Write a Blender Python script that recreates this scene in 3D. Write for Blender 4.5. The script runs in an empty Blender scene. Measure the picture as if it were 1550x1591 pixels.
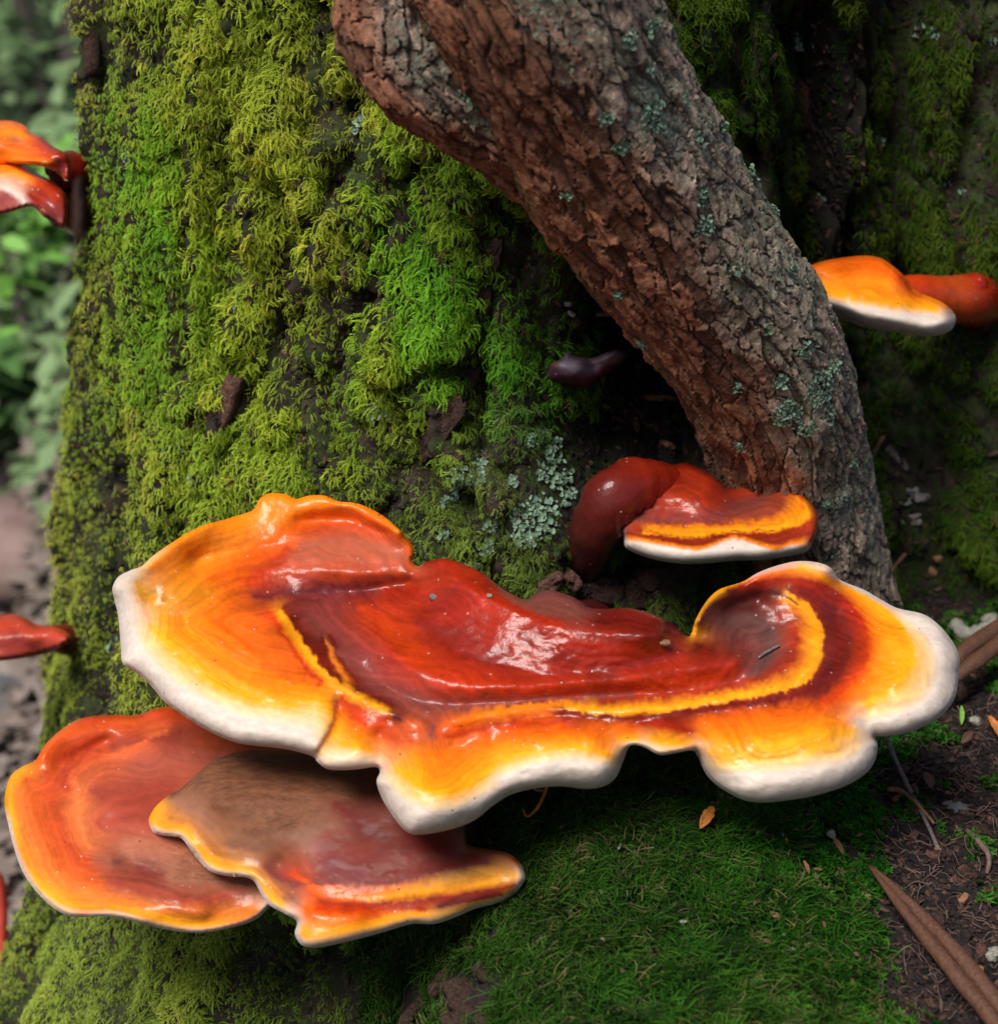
import bpy, math, random
import numpy as np
from mathutils import Vector
R = math.radians
rng = np.random.default_rng(7)
random.seed(7)
scene = bpy.context.scene
COL = scene.collection

# ------------------------------------------------------------------ camera
PITCH = R(22.0)
CAM = np.array([0.0, -0.88, 0.516])
FPX = 3896.0                       # focal length in photograph pixels (1550 wide)
CU, CV = 775.0, 795.5
cam_data = bpy.data.cameras.new("camera")
cam_data.sensor_fit = 'HORIZONTAL'
cam_data.sensor_width = 36.0
cam_data.lens = 36.0 * FPX / 1550.0
cam_data.clip_start = 0.02
cam_data.clip_end = 400.0
cam_data.dof.use_dof = True
cam_data.dof.focus_distance = 1.025
cam_data.dof.aperture_fstop = 11.5
cam = bpy.data.objects.new("camera", cam_data)
cam.location = CAM
cam.rotation_euler = (R(90) - PITCH, 0, 0)
COL.objects.link(cam)
scene.camera = cam

# ------------------------------------------------------------------ light
SUN_DIR = Vector((-0.32, -0.50, 0.82)).normalized()     # towards the sun: upper left, from the camera's side
elev = math.asin(SUN_DIR.z)
azim = math.atan2(SUN_DIR.x, SUN_DIR.y)
world = bpy.data.worlds.new("World")
scene.world = world
world.use_nodes = True
wn = world.node_tree.nodes
wl = world.node_tree.links
sky = wn.new("ShaderNodeTexSky")
sky.sky_type = 'NISHITA'
sky.sun_disc = False
sky.sun_elevation = elev
sky.sun_rotation = azim
sky.air_density = 1.0
sky.dust_density = 2.5
bg = wn["Background"]
bg.inputs["Strength"].default_value = 0.06
wl.new(sky.outputs[0], bg.inputs["Color"])
sun_data = bpy.data.lights.new("sun", 'SUN')
sun_data.energy = 3.7
sun_data.angle = R(27)
sun_data.color = (1.0, 0.95, 0.87)
sun = bpy.data.objects.new("sun", sun_data)
sun.rotation_euler = SUN_DIR.to_track_quat('Z', 'Y').to_euler()
sun.location = (-1, -1, 3)
COL.objects.link(sun)
scene.view_settings.view_transform = 'Standard'
scene.view_settings.look = 'None'
scene.view_settings.gamma = 1.0
scene.view_settings.exposure = 0.40

# ------------------------------------------------------------------ pixel <-> world
cp, sp = math.cos(PITCH), math.sin(PITCH)
FWD = np.array([0, cp, -sp]); UPV = np.array([0, sp, cp]); RGT = np.array([1.0, 0, 0])
def rays(u, v):
    u = np.asarray(u, float); v = np.asarray(v, float)
    return FWD + ((u - CU) / FPX)[..., None] * RGT - ((v - CV) / FPX)[..., None] * UPV
def project(P):
    d = np.asarray(P) - CAM
    f = d @ FWD
    return CU + FPX * (d @ RGT) / f, CV - FPX * (d @ UPV) / f
def at_y(u, v, y):
    d = rays(u, v)
    t = (np.asarray(y) - CAM[1]) / d[..., 1]
    return CAM + d * t[..., None]
class Plane:
    """Mean plane of a bracket: through the point seen at pixel (u, v) at depth y, tilted towards the camera and sideways."""
    def __init__(s, u, v, y, tilt=12.0, roll=0.0):
        s.p = at_y(np.array(u), np.array(v), np.array(y))
        a, b = R(tilt), R(roll)
        n = np.array([math.sin(b), -math.sin(a) * math.cos(b), math.cos(a) * math.cos(b)])
        s.n = n / np.linalg.norm(n)
    def at(s, u, v, h=0.0):
        d = rays(u, v)
        t = ((s.p - CAM) @ s.n + h) / (d @ s.n)
        return CAM + d * t[..., None]

# ------------------------------------------------------------------ noise
_perm = np.random.default_rng(3).permutation(4096)
_val = np.random.default_rng(4).random(4096) * 2 - 1
def vnoise(x, y, z=0.0):
    x, y, z = np.broadcast_arrays(np.asarray(x, float), np.asarray(y, float), np.asarray(z, float))
    xi = np.floor(x).astype(int); yi = np.floor(y).astype(int); zi = np.floor(z).astype(int)
    fx, fy, fz = x - xi, y - yi, z - zi
    fx = fx * fx * fx * (fx * (fx * 6 - 15) + 10); fy = fy * fy * fy * (fy * (fy * 6 - 15) + 10); fz = fz * fz * fz * (fz * (fz * 6 - 15) + 10)
    def h(a, b, c):
        return _val[_perm[(_perm[(_perm[a & 4095] + b) & 4095] + c) & 4095]]
    r = 0
    for dx in (0, 1):
        for dy in (0, 1):
            for dz in (0, 1):
                w = (fx if dx else 1 - fx) * (fy if dy else 1 - fy) * (fz if dz else 1 - fz)
                r = r + w * h(xi + dx, yi + dy, zi + dz)
    return r
def fbm(x, y, z=0.0, o=4, g=0.5):
    a, s, f, n = 1.0, 0, 1.0, 0
    for k in range(o):
        s = s + a * vnoise(np.asarray(x) * f + 17.3 * k, np.asarray(y) * f - 9.1 * k, np.asarray(z) * f + 3.7 * k)
        n += a; a *= g; f *= 2.03
    return s / n
def sstep(a, b, x):
    t = np.clip((np.asarray(x) - a) / (b - a), 0, 1)
    return t * t * (3 - 2 * t)

# ------------------------------------------------------------------ object helpers
def link(o, parent=None):
    COL.objects.link(o)
    if parent is not None:
        o.parent = parent
    return o
def empty(name, loc=(0, 0, 0)):
    # parts are modelled in world coordinates, so the thing's Empty sits at the origin of its own frame
    o = bpy.data.objects.new(name, None)
    o.empty_display_size = 0.02
    return link(o)
def tag(o, label=None, cat=None, group=None, kind=None):
    if label: o["label"] = label
    if cat: o["category"] = cat
    if group: o["group"] = group
    if kind: o["kind"] = kind
    return o
def mesh_obj(name, V, F, mat=None, parent=None, col=None, smooth=True, attr=None):
    me = bpy.data.meshes.new(name)
    V = np.asarray(V, np.float32)
    if isinstance(F, np.ndarray):
        k = F.shape[1]
        me.vertices.add(len(V)); me.vertices.foreach_set("co", V.ravel())
        me.loops.add(F.size); me.loops.foreach_set("vertex_index", F.ravel().astype(np.int32))
        me.polygons.add(len(F))
        me.polygons.foreach_set("loop_start", np.arange(0, F.size, k, dtype=np.int32))
        me.polygons.foreach_set("loop_total", np.full(len(F), k, np.int32))
        me.update(calc_edges=True)
    else:
        me.from_pydata([tuple(map(float, p)) for p in V], [], F)
    me.validate()
    if smooth:
        me.polygons.foreach_set("use_smooth", np.ones(len(me.polygons), bool))
    if col is not None:
        a = me.color_attributes.new("Col", 'FLOAT_COLOR', 'POINT')
        c = np.ones((len(V), 4), np.float32); col = np.asarray(col); c[:, :col.shape[1]] = col
        a.data.foreach_set("color", c.ravel())
    if mat: me.materials.append(mat)
    o = bpy.data.objects.new(name, me)
    return link(o, parent)
def grid_faces(ni, nj, wrap=False):
    i = np.arange(ni - (0 if wrap else 1)); j = np.arange(nj - 1)
    I, J = np.meshgrid(i, j, indexing='ij')
    I2 = (I + 1) % ni
    return np.stack([I * nj + J, I2 * nj + J, I2 * nj + J + 1, I * nj + J + 1], -1).reshape(-1, 4)
def catmull(pts, n=8, closed=False):
    P = np.asarray(pts, float); m = len(P)
    out = []
    for k in range(m if closed else m - 1):
        if closed: a, b, c, d = P[(k - 1) % m], P[k], P[(k + 1) % m], P[(k + 2) % m]
        else: a, b, c, d = P[max(k - 1, 0)], P[k], P[k + 1], P[min(k + 2, m - 1)]
        for t in np.arange(n) / n:
            out.append(0.5 * (2 * b + (c - a) * t + (2 * a - 5 * b + 4 * c - d) * t * t + (3 * b - a - 3 * c + d) * t ** 3))
    if not closed: out.append(P[-1])
    return np.array(out)
def tube_data(path, radii, seg=8, jitter=0.0, cap=True, flat=1.0, sub=6):
    P = catmull(path, sub); rr = np.interp(np.linspace(0, 1, len(P)), np.linspace(0, 1, len(radii)), radii)
    T = np.gradient(P, axis=0); T /= np.linalg.norm(T, axis=1)[:, None] + 1e-9
    ref = np.array([0.13, -0.9, 0.42]); N = []
    for t in T:
        n = ref - t * (ref @ t); n /= np.linalg.norm(n) + 1e-9; N.append(n); ref = n
    N = np.array(N); B = np.cross(T, N)
    a = np.linspace(0, 2 * np.pi, seg, endpoint=False)
    off = N[:, None] * np.cos(a)[None, :, None] + B[:, None] * (flat * np.sin(a))[None, :, None]
    r2 = rr[:, None] * (1 + jitter * vnoise(np.arange(len(P))[:, None] * .7 + 31 * rr[0] * 1e3, a[None] * 1.3, 5.0))
    V = (P[:, None] + off * r2[..., None]).reshape(-1, 3)
    n = len(P); F = []
    for i in range(n - 1):
        for j in range(seg):
            F.append((i * seg + j, i * seg + (j + 1) % seg, (i + 1) * seg + (j + 1) % seg, (i + 1) * seg + j))
    if cap:
        F.append(tuple(range(seg))[::-1]); F.append(tuple((n - 1) * seg + j for j in range(seg)))
    return V, F
def tube(name, path, radii, mat, parent=None, seg=8, jitter=0.0, flat=1.0, col=None, sub=6):
    V, F = tube_data(path, radii, seg, jitter, True, flat, sub)
    c = None
    if col is not None:
        col = np.asarray(col, float); n = len(V) // seg
        if col.ndim == 1: c = np.tile(col, (len(V), 1))
        else:
            s = np.linspace(0, 1, n); k = np.linspace(0, 1, len(col))
            c = np.repeat(np.stack([np.interp(s, k, col[:, q]) for q in range(col.shape[1])], 1), seg, axis=0)
    return mesh_obj(name, V, F, mat, parent, c)

# ------------------------------------------------------------------ materials
def new_mat(name):
    m = bpy.data.materials.new(name); m.use_nodes = True
    nt = m.node_tree
    return m, nt, nt.nodes["Principled BSDF"]
def nd(nt, kind, **kw):
    n = nt.nodes.new(kind)
    for k, v in kw.items():
        if k in n.inputs: n.inputs[k].default_value = v
        else: setattr(n, k, v)
    return n
def L(nt, a, b): nt.links.new(a, b)
def mixc(nt, f, a, b, mode='MIX'):
    n = nt.nodes.new("ShaderNodeMix"); n.data_type = 'RGBA'; n.blend_type = mode
    for s, val in ((n.inputs[0], f), (n.inputs[6], a), (n.inputs[7], b)):
        if hasattr(val, "links"): L(nt, val, s)
        else: s.default_value = val if not isinstance(val, tuple) else (*val, 1.0)[:4]
    return n.outputs[2]
def ramp(nt, src, stops):
    n = nt.nodes.new("ShaderNodeValToRGB")
    e = n.color_ramp.elements
    while len(e) < len(stops): e.new(0.5)
    for k, (p, c) in zip(e, stops):
        k.position = p; k.color = (*c, 1) if isinstance(c, tuple) else (c, c, c, 1)
    L(nt, src, n.inputs[0])
    return n.outputs[0]
def noise_tex(nt, scale, detail=3.0, vec=None, rough=0.55, dist=0.0):
    n = nd(nt, "ShaderNodeTexNoise", Scale=scale, Detail=detail, Roughness=rough, Distortion=dist)
    if vec is not None: L(nt, vec, n.inputs["Vector"])
    return n.outputs["Fac"]
def mathn(nt, op, a, b=0.0):
    n = nt.nodes.new("ShaderNodeMath"); n.operation = op
    for s, val in zip(n.inputs, (a, b)):
        if hasattr(val, "links"): L(nt, val, s)
        else: s.default_value = val
    return n.outputs[0]

def make_fungus_material():
    m, nt, b = new_mat("lacquered_fungus")
    at = nd(nt, "ShaderNodeAttribute", attribute_name="Col")
    tc = nd(nt, "ShaderNodeTexCoord"); P = tc.outputs["Object"]
    fine = noise_tex(nt, 420, 4, P); mid = noise_tex(nt, 60, 3, P)
    gloss = at.outputs["Alpha"]
    c = mixc(nt, gloss, at.outputs["Color"], mixc(nt, 1.0, at.outputs["Color"], ramp(nt, mid, [(0.25, 0.84), (0.75, 1.12)]), 'MULTIPLY'))
    c = mixc(nt, gloss, c, mixc(nt, 1.0, c, ramp(nt, fine, [(0.3, 0.88), (0.7, 1.08)]), 'MULTIPLY'))
    # pale dust specks and dark frass specks
    vo = nd(nt, "ShaderNodeTexVoronoi", Scale=330.0); L(nt, P, vo.inputs["Vector"])
    pick = nd(nt, "ShaderNodeSeparateColor"); L(nt, vo.outputs["Color"], pick.inputs[0])
    dot = ramp(nt, vo.outputs["Distance"], [(0.10, 1.0), (0.20, 0.0)])
    pale = mathn(nt, 'MULTIPLY', dot, mathn(nt, 'GREATER_THAN', pick.outputs[0], 0.90))
    dark = mathn(nt, 'MULTIPLY', dot, mathn(nt, 'GREATER_THAN', pick.outputs[1], 0.985))
    c = mixc(nt, mathn(nt, 'MULTIPLY', pale, mathn(nt, 'MULTIPLY', gloss, 0.55)), c, (0.62, 0.45, 0.38))
    c = mixc(nt, mathn(nt, 'MULTIPLY', dark, 0.8), c, (0.05, 0.025, 0.015))
    # felt of brown spores: streaky and matt where the attribute's alpha is zero
    felt = nd(nt, "ShaderNodeMath"); felt.operation = 'SUBTRACT'; felt.use_clamp = True; felt.inputs[0].default_value = 1.0; L(nt, mathn(nt, 'MULTIPLY', gloss, 11.0), felt.inputs[1])
    mp_ = nd(nt, "ShaderNodeMapping"); mp_.inputs["Scale"].default_value = (1.0, 2.2, 1.0); mp_.inputs["Rotation"].default_value = (0, 0, .5); L(nt, P, mp_.inputs["Vector"])
    fs = noise_tex(nt, 170, 6, mp_.outputs[0], 0.72, 0.25)
    c = mixc(nt, felt.outputs[0], c, mixc(nt, 1.0, c, ramp(nt, fs, [(0.32, 0.55), (0.66, 1.30)]), 'MULTIPLY'))
    L(nt, c, b.inputs["Base Color"])
    rr = mathn(nt, 'SUBTRACT', 0.62, mathn(nt, 'MULTIPLY', gloss, 0.33))
    rr = mathn(nt, 'ADD', rr, mathn(nt, 'MULTIPLY', mathn(nt, 'SUBTRACT', mid, 0.5), 0.22))
    L(nt, rr, b.inputs["Roughness"])
    b.inputs["Specular IOR Level"].default_value = 0.16
    L(nt, mathn(nt, 'MULTIPLY', gloss, 0.34), b.inputs["Coat Weight"])
    L(nt, mathn(nt, 'ADD', 0.07, mathn(nt, 'MULTIPLY', fine, 0.20)), b.inputs["Coat Roughness"])
    b.inputs["Subsurface Weight"].default_value = 0.12
    b.inputs["Subsurface Radius"].default_value = (1.0, 0.45, 0.2)
    b.inputs["Subsurface Scale"].default_value = 0.004
    h = mathn(nt, 'ADD', mathn(nt, 'MULTIPLY', fine, 0.8), mathn(nt, 'MULTIPLY', noise_tex(nt, 190, 3, P), 0.4))
    h = mathn(nt, 'ADD', h, mathn(nt, 'MULTIPLY', pale, 0.25))
    h = mathn(nt, 'ADD', h, mathn(nt, 'MULTIPLY', mathn(nt, 'MULTIPLY', fs, felt.outputs[0]), 2.5))
    bp = nd(nt, "ShaderNodeBump", Strength=0.36, Distance=0.0009); L(nt, h, bp.inputs["Height"])
    L(nt, mathn(nt, 'ADD', 0.05, mathn(nt, 'ADD', mathn(nt, 'MULTIPLY', gloss, 0.32), mathn(nt, 'MULTIPLY', felt.outputs[0], 0.45))), bp.inputs["Strength"])
    L(nt, bp.outputs[0], b.inputs["Normal"]); L(nt, bp.outputs[0], b.inputs["Coat Normal"])
    return m
def make_pore_material():
    m, nt, b = new_mat("white_pore_layer")
    P = nd(nt, "ShaderNodeTexCoord").outputs["Object"]
    vo = nd(nt, "ShaderNodeTexVoronoi", Scale=2200.0); L(nt, P, vo.inputs["Vector"])
    c = ramp(nt, noise_tex(nt, 70, 4, P), [(0.3, (0.56, 0.46, 0.38)), (0.7, (0.74, 0.66, 0.60))])
    L(nt, c, b.inputs["Base Color"]); b.inputs["Roughness"].default_value = 0.8
    bp = nd(nt, "ShaderNodeBump", Strength=0.25, Distance=0.0004); L(nt, vo.outputs["Distance"], bp.inputs["Height"])
    L(nt, bp.outputs[0], b.inputs["Normal"])
    return m
def make_bark_material(name, gain=1.0, scale=1.0):
    m, nt, b = new_mat(name)
    at = nd(nt, "ShaderNodeAttribute", attribute_name="Col")
    P = nd(nt, "ShaderNodeTexCoord").outputs["Object"]
    f1 = noise_tex(nt, 1300 * scale, 5, P, 0.75); f2 = noise_tex(nt, 160 * scale, 4, P, 0.6)
    c = mixc(nt, 1.0, at.outputs["Color"], ramp(nt, f1, [(0.30, 0.38), (0.70, 1.65)]), 'MULTIPLY')
    c = mixc(nt, 1.0, c, ramp(nt, f2, [(0.3, 0.75), (0.7, 1.2)]), 'MULTIPLY')
    # thin crust of blue-green lichen specks where the attribute's alpha asks for it
    sp_ = mathn(nt, 'ADD', noise_tex(nt, 520 * scale, 3, P, 0.6), mathn(nt, 'MULTIPLY', mathn(nt, 'SUBTRACT', at.outputs["Alpha"], 0.5), 0.42))
    sp_ = ramp(nt, sp_, [(0.66, 0.0), (0.72, 1.0)])
    c = mixc(nt, mathn(nt, 'MULTIPLY', sp_, 0.8), c, mixc(nt, f1, (0.10, 0.15, 0.10), (0.30, 0.37, 0.29)))
    L(nt, c, b.inputs["Base Color"])
    b.inputs["Roughness"].default_value = 0.78
    b.inputs["Specular IOR Level"].default_value = 0.3
    h = mathn(nt, 'ADD', mathn(nt, 'MULTIPLY', f1, 0.5), mathn(nt, 'ADD', f2, mathn(nt, 'MULTIPLY', sp_, 0.3)))
    bp = nd(nt, "ShaderNodeBump", Strength=0.9, Distance=0.0014 / scale); L(nt, h, bp.inputs["Height"])
    L(nt, bp.outputs[0], b.inputs["Normal"])
    return m
def make_moss_material(name="moss_leaf"):
    m, nt, b = new_mat(name)
    at = nd(nt, "ShaderNodeAttribute", attribute_name="mcol"); at.attribute_type = 'INSTANCER'
    tip = nd(nt, "ShaderNodeAttribute", attribute_name="Col")
    c = mixc(nt, 1.0, at.outputs["Color"], tip.outputs["Color"], 'MULTIPLY')
    L(nt, c, b.inputs["Base Color"])
    b.inputs["Roughness"].default_value = 0.7
    b.inputs["Specular IOR Level"].default_value = 0.06
    tr = nd(nt, "ShaderNodeBsdfTranslucent"); L(nt, mixc(nt, 1.0, c, (0.95, 1.0, 0.5), 'MULTIPLY'), tr.inputs["Color"])
    mx = nd(nt, "ShaderNodeMixShader"); mx.inputs[0].default_value = 0.3
    L(nt, b.outputs[0], mx.inputs[1]); L(nt, tr.outputs[0], mx.inputs[2])
    L(nt, mx.outputs[0], nt.nodes["Material Output"].inputs[0])
    return m
def make_plain(name, c1, c2, scale=200.0, rough=0.75, bump=0.5, dist=0.001, spec=0.3):
    m, nt, b = new_mat(name)
    P = nd(nt, "ShaderNodeTexCoord").outputs["Object"]
    f = noise_tex(nt, scale, 5, P, 0.65)
    L(nt, ramp(nt, f, [(0.3, c1), (0.7, c2)]), b.inputs["Base Color"])
    b.inputs["Roughness"].default_value = rough; b.inputs["Specular IOR Level"].default_value = spec
    bp = nd(nt, "ShaderNodeBump", Strength=bump, Distance=dist); L(nt, f, bp.inputs["Height"])
    L(nt, bp.outputs[0], b.inputs["Normal"])
    return m
MAT = dict(
    fungus=make_fungus_material(), pore=make_pore_material(),
    bark=make_bark_material("scaly_bark"), trunk=make_bark_material("furrowed_bark", scale=0.6),
    moss=make_moss_material(),
    lichen=make_plain("lichen", (0.10, 0.18, 0.11), (0.27, 0.38, 0.28), 700, 0.9, 0.6, 0.0006),
    lichen_pale=make_plain("pale_lichen", (0.11, 0.105, 0.085), (0.34, 0.325, 0.28), 900, 0.9, 0.6, 0.0008),
    chip=make_plain("bare_bark", (0.018, 0.009, 0.007), (0.110, 0.058, 0.044), 620, 0.85, 1.0, 0.004),
    chip_red=make_plain("red_bark", (0.045, 0.018, 0.013), (0.20, 0.095, 0.072), 620, 0.8, 1.0, 0.003),
    wood=make_plain("dead_wood", (0.12, 0.055, 0.03), (0.30, 0.15, 0.08), 420, 0.8, 0.7, 0.0008),
    twig=make_plain("grey_twig", (0.07, 0.055, 0.05), (0.22, 0.18, 0.17), 600, 0.8, 0.7, 0.0006),
    leaf=make_plain("dry_leaf", (0.055, 0.022, 0.013), (0.135, 0.062, 0.036), 700, 0.55, 0.8, 0.0008, 0.4),
    leaf_orange=make_plain("orange_leaf", (0.30, 0.085, 0.015), (0.55, 0.20, 0.03), 300, 0.55, 0.4, 0.0005, 0.4),
    soil=make_plain("dark_soil", (0.007, 0.005, 0.005), (0.050, 0.033, 0.031), 420, 0.75, 1.0, 0.005),
    root=make_plain("fine_root", (0.05, 0.03, 0.026), (0.17, 0.11, 0.09), 300, 0.8, 0.3, 0.0005),
    stone=make_plain("grey_stone", (0.07, 0.07, 0.075), (0.18, 0.18, 0.19), 30, 0.85, 0.6, 0.004),
    grass=make_plain("green_leaf", (0.10, 0.26, 0.03), (0.18, 0.38, 0.06), 100, 0.5, 0.3, 0.001),
)
# ------------------------------------------------------------------ big mossy trunk: two lobes that meet in a furrow
TC = np.array([0.10, 0.42])
LOBES = [(-0.008, 0.325, 0.19), (0.245, 0.465, 0.195)]
_phi = np.linspace(-np.pi, np.pi, 1441)
def _r0(phi):
    d = np.stack([np.sin(phi), -np.cos(phi)], -1)
    best = np.zeros_like(phi)
    for cx, cy, r in LOBES:
        o = TC - np.array([cx, cy])
        bq = d @ o; disc = bq * bq - (o @ o - r * r)
        best = np.maximum(best, -bq + np.sqrt(np.maximum(disc, 0)))
    return best
_r0t = _r0(_phi)
def rbase(phi, z):
    r = np.interp(phi, _phi, _r0t)
    front = np.exp(-((phi + 0.35) / 0.50) ** 2)          # buttress towards the camera and the left
    zz = np.maximum(z, -0.16)
    fl = 0.047 * np.exp(-zz / 0.10) + np.maximum(-0.16 - z, 0) * 1.6
    right = 0.35 * np.exp(-((phi - 0.9) / 0.8) ** 2)
    r = r + (front + right) * fl + 0.105 * (0.29 - z) * sstep(0.3, -1.2, phi)
    return np.where(z > 0.5, r * (1 - 0.05 * (z - 0.5)), r)
def cyl(P):
    dx, dy = P[..., 0] - TC[0], P[..., 1] - TC[1]
    return np.arctan2(dx, -dy), np.hypot(dx, dy)
def hit_trunk(u, v):
    """first point of the undisplaced trunk seen at a pixel -> (phi, z, point)"""
    d = rays(np.asarray(u, float), np.asarray(v, float))
    ts = np.arange(0.75, 1.9, 0.004)
    P = CAM + d[..., None, :] * ts[:, None]
    ph, r = cyl(P)
    ins = r < rbase(ph, P[..., 2])
    k = np.argmax(ins, -1)
    t = ts[k]
    P = CAM + d * t[..., None]
    ph, r = cyl(P)
    return ph, P[..., 2], P

# (pixel u, v, radius in m across, radius in m along, depth in m): hollows and bumps of the trunk surface
DENTS = [
    (965, 470, .022, .030, .050), (985, 560, .026, .034, .060), (1010, 640, .030, .034, .065), (930, 660, .016, .022, .022), (1060, 720, .030, .03, .045),
    (1255, 120, .016, .10, .050), (1295, 330, .018, .09, .055), (1350, 150, .012, .06, .02), (1300, 620, .03, .06, .02),
    (800, 400, .010, .018, .014), (745, 520, .007, .025, .010), (715, 640, .007, .022, .010), (690, 1560, .020, .035, .030), (730, 1500, .012, .025, .018),
    (440, 330, .008, .012, .008), (365, 420, .007, .014, .008), (430, 520, .009, .010, .008), (345, 610, .006, .012, .006),
    (1150, 60, .006, .05, .008), (820, 500, .007, .03, .010), (640, 1250, .05, .03, .01), (950, 900, .02, .012, .015),
    (760, 700, .03, .014, -.006), (800, 800, .03, .02, -.008), (600, 560, .03, .03, -.008), (450, 190, .03, .02, -.006), (840, 320, .015, .012, -.008),
]
_db = [(*hit_trunk(np.array(a), np.array(b))[:2], c, d_, e) for a, b, c, d_, e in DENTS]

# the long dark furrows of the flank, followed down the trunk: picture points, half width (m), depth (m)
FURROWS = [([(152, -60), (148, 60), (132, 300), (112, 600), (96, 1000), (80, 1250)], .0060, .016), ([(186, -60), (180, 80), (164, 300), (142, 600), (118, 1000)], .0055, .015), ([(216, 40), (194, 220), (180, 480), (160, 800), (140, 1060)], .0050, .014),
           ([(288, -60), (285, 60), (274, 180), (262, 330), (246, 500), (226, 660), (196, 900), (172, 1080)], .0048, .020), ([(246, -60), (238, 130)], .004, .014), ([(338, 400), (312, 560), (276, 740), (246, 860)], .0042, .013),
           ([(452, 280), (424, 420), (398, 560), (350, 700), (312, 800)], .0048, .014), ([(530, 250), (474, 380), (452, 480), (430, 570)], .0042, .013), ([(652, 230), (600, 350), (560, 480), (510, 600)], .0045, .012), ([(345, 60), (332, 170), (318, 300)], .004, .012), ([(420, -60), (400, 70), (372, 190)], .0042, .012),
           ([(1188, -60), (1200, 120), (1230, 300)], .006, .015), ([(1400, -60), (1385, 200), (1390, 420)], .007, .016), ([(1500, 100), (1480, 330), (1500, 600)], .007, .015)]
_fr = []
for pts_, w_, dp_ in FURROWS:
    q_ = [hit_trunk(np.array(float(a)), np.array(float(c)))[:2] for a, c in pts_]
    zq = np.array([float(z) for _, z in q_]); sq = np.array([float(p) for p, _ in q_]) * .30; o_ = np.argsort(zq)
    _fr.append((zq[o_], sq[o_], w_, dp_))
def furrow_lines(s, z):
    m = np.zeros(np.shape(s)); d = np.zeros(np.shape(s))
    wob = .0022 * fbm(z / .018, s / .06, 51.0, 2)
    for zq, sq, w_, dp_ in _fr:
        e = sstep(zq[0] - .012, zq[0] + .006, z) * sstep(zq[-1] + .012, zq[-1] - .006, z)
        g = np.exp(-((s + wob - np.interp(z, zq, sq)) / w_) ** 2) * e
        m = np.maximum(m, g); d = np.maximum(d, g * dp_)
    return m, d
def cells(U, Vv, su, sv, nu_wrap, seed):
    """jittered staggered cells: su, sv cell size; U wraps after nu_wrap cells. returns f1, f2, id, centre offset"""
    a = U / su; b = Vv / sv
    bi = np.floor(b).astype(int)
    f1 = np.full(a.shape, 9.0); f2 = np.full(a.shape, 9.0); cid = np.zeros(a.shape, int); ox = np.zeros(a.shape); oy = np.zeros(a.shape)
    for dj in (-1, 0, 1):
        j = bi + dj
        sh = 0.5 * (j & 1)
        ai = np.floor(a - sh).astype(int)
        for di in (-1, 0, 1):
            i = ai + di
            iw = np.mod(i, nu_wrap)
            hx = _val[_perm[(_perm[(iw * 7 + seed) & 4095] + j * 13) & 4095]]
            hy = _val[_perm[(_perm[(iw * 11 + seed + 91) & 4095] + j * 29) & 4095]]
            cx = i + sh + .5 + .40 * hx; cy = j + .5 + .42 * hy
            d = np.hypot(a - cx, b - cy)
            near = d < f1
            f2 = np.where(near, f1, np.minimum(f2, d))
            f1 = np.where(near, d, f1)
            cid = np.where(near, (j + 500) * 1000 + iw, cid)
            ox = np.where(near, a - cx, ox); oy = np.where(near, b - cy, oy)
    return f1, f2, cid, ox, oy
def trunk_disp(phi, z):
    s = phi * 0.30
    # world-locked noise, ridges that run down the trunk and swing to the left lower down on the broad front
    lean = sstep(-0.88, -0.50, phi)
    w = 0.010 * fbm(s / .05, z / .07, 1.0, 3)
    sx = s + w + lean * 0.35 * z
    na = fbm(sx / .0215 + 3, z / .34, 2.0, 2); nb_ = fbm(sx / .030, z / .10 + 4, 22.0, 2)
    furrow = np.exp(-(na / .27) ** 2) * (.45 + .55 * sstep(-.4, .1, fbm(s / .03, z / .06, 31.0, 2)))
    furrow2 = np.exp(-(nb_ / .19) ** 2) * sstep(-.3, .25, fbm(s / .04, z / .05, 41.0, 2))
    ridge = 1 - np.maximum(furrow * (1 - lean), .85 * furrow2 * lean)
    edge = 1 - lean
    # hanging cushions: staggered cells, long down the trunk, each swelling towards its lower end
    wx = 0.007 * fbm(s / .014, z / .02, 11.0, 3); wz = 0.012 * fbm(s / .016 + 4, z / .024, 12.0, 3)
    f1, f2, cid, ox, oy = cells(sx + wx + 3.0, z + wz + 3.0, .0200, .044, 4000, 5)
    dome = np.clip(1 - (f1 / .78) ** 2, 0, 1) ** .6 * sstep(0, .22, f2 - f1) * (1 - .55 * np.clip(oy, -.6, .9))
    amp = .55 + .45 * _val[_perm[cid & 4095]]
    dome = dome * amp
    d = -0.026 * furrow * (.12 + .88 * edge) - .021 * furrow2 * lean + 0.0160 * dome * (.35 + .65 * lean) + .005 * np.abs(na) * edge - .002
    cush = (dome * lean + edge * (.75 + .25 * dome)) * (1 - .9 * np.maximum(furrow * (.25 + .75 * edge), furrow2 * lean))
    d = d + 0.0022 * fbm(s / .008, z / .010, 9.0, 3) + 0.0024 * fbm(s / .0045, z / .006, 3.0, 3)
    ridge2 = dome
    fm, fd = furrow_lines(s, z)
    d = d - fd; ridge = ridge * (1 - .95 * fm); cush = cush * (1 - .9 * fm)
    for ph0, z0, ra, rz, dep in _db:
        q = ((phi - ph0) * 0.3 / ra) ** 2 + ((z - z0) / rz) ** 2
        d = d - dep * np.exp(-q)
    return d, ridge, ridge2, cush
def build_axis(a, b, step, ends):
    mid = np.arange(a, b, step)
    return np.array(sorted(set(np.round(np.concatenate([ends, mid]), 5))))
phis = build_axis(-1.95, 1.35, 0.0055, np.concatenate([np.linspace(-np.pi, -2.0, 24), np.linspace(1.4, np.pi - 0.05, 34)]))
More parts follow.
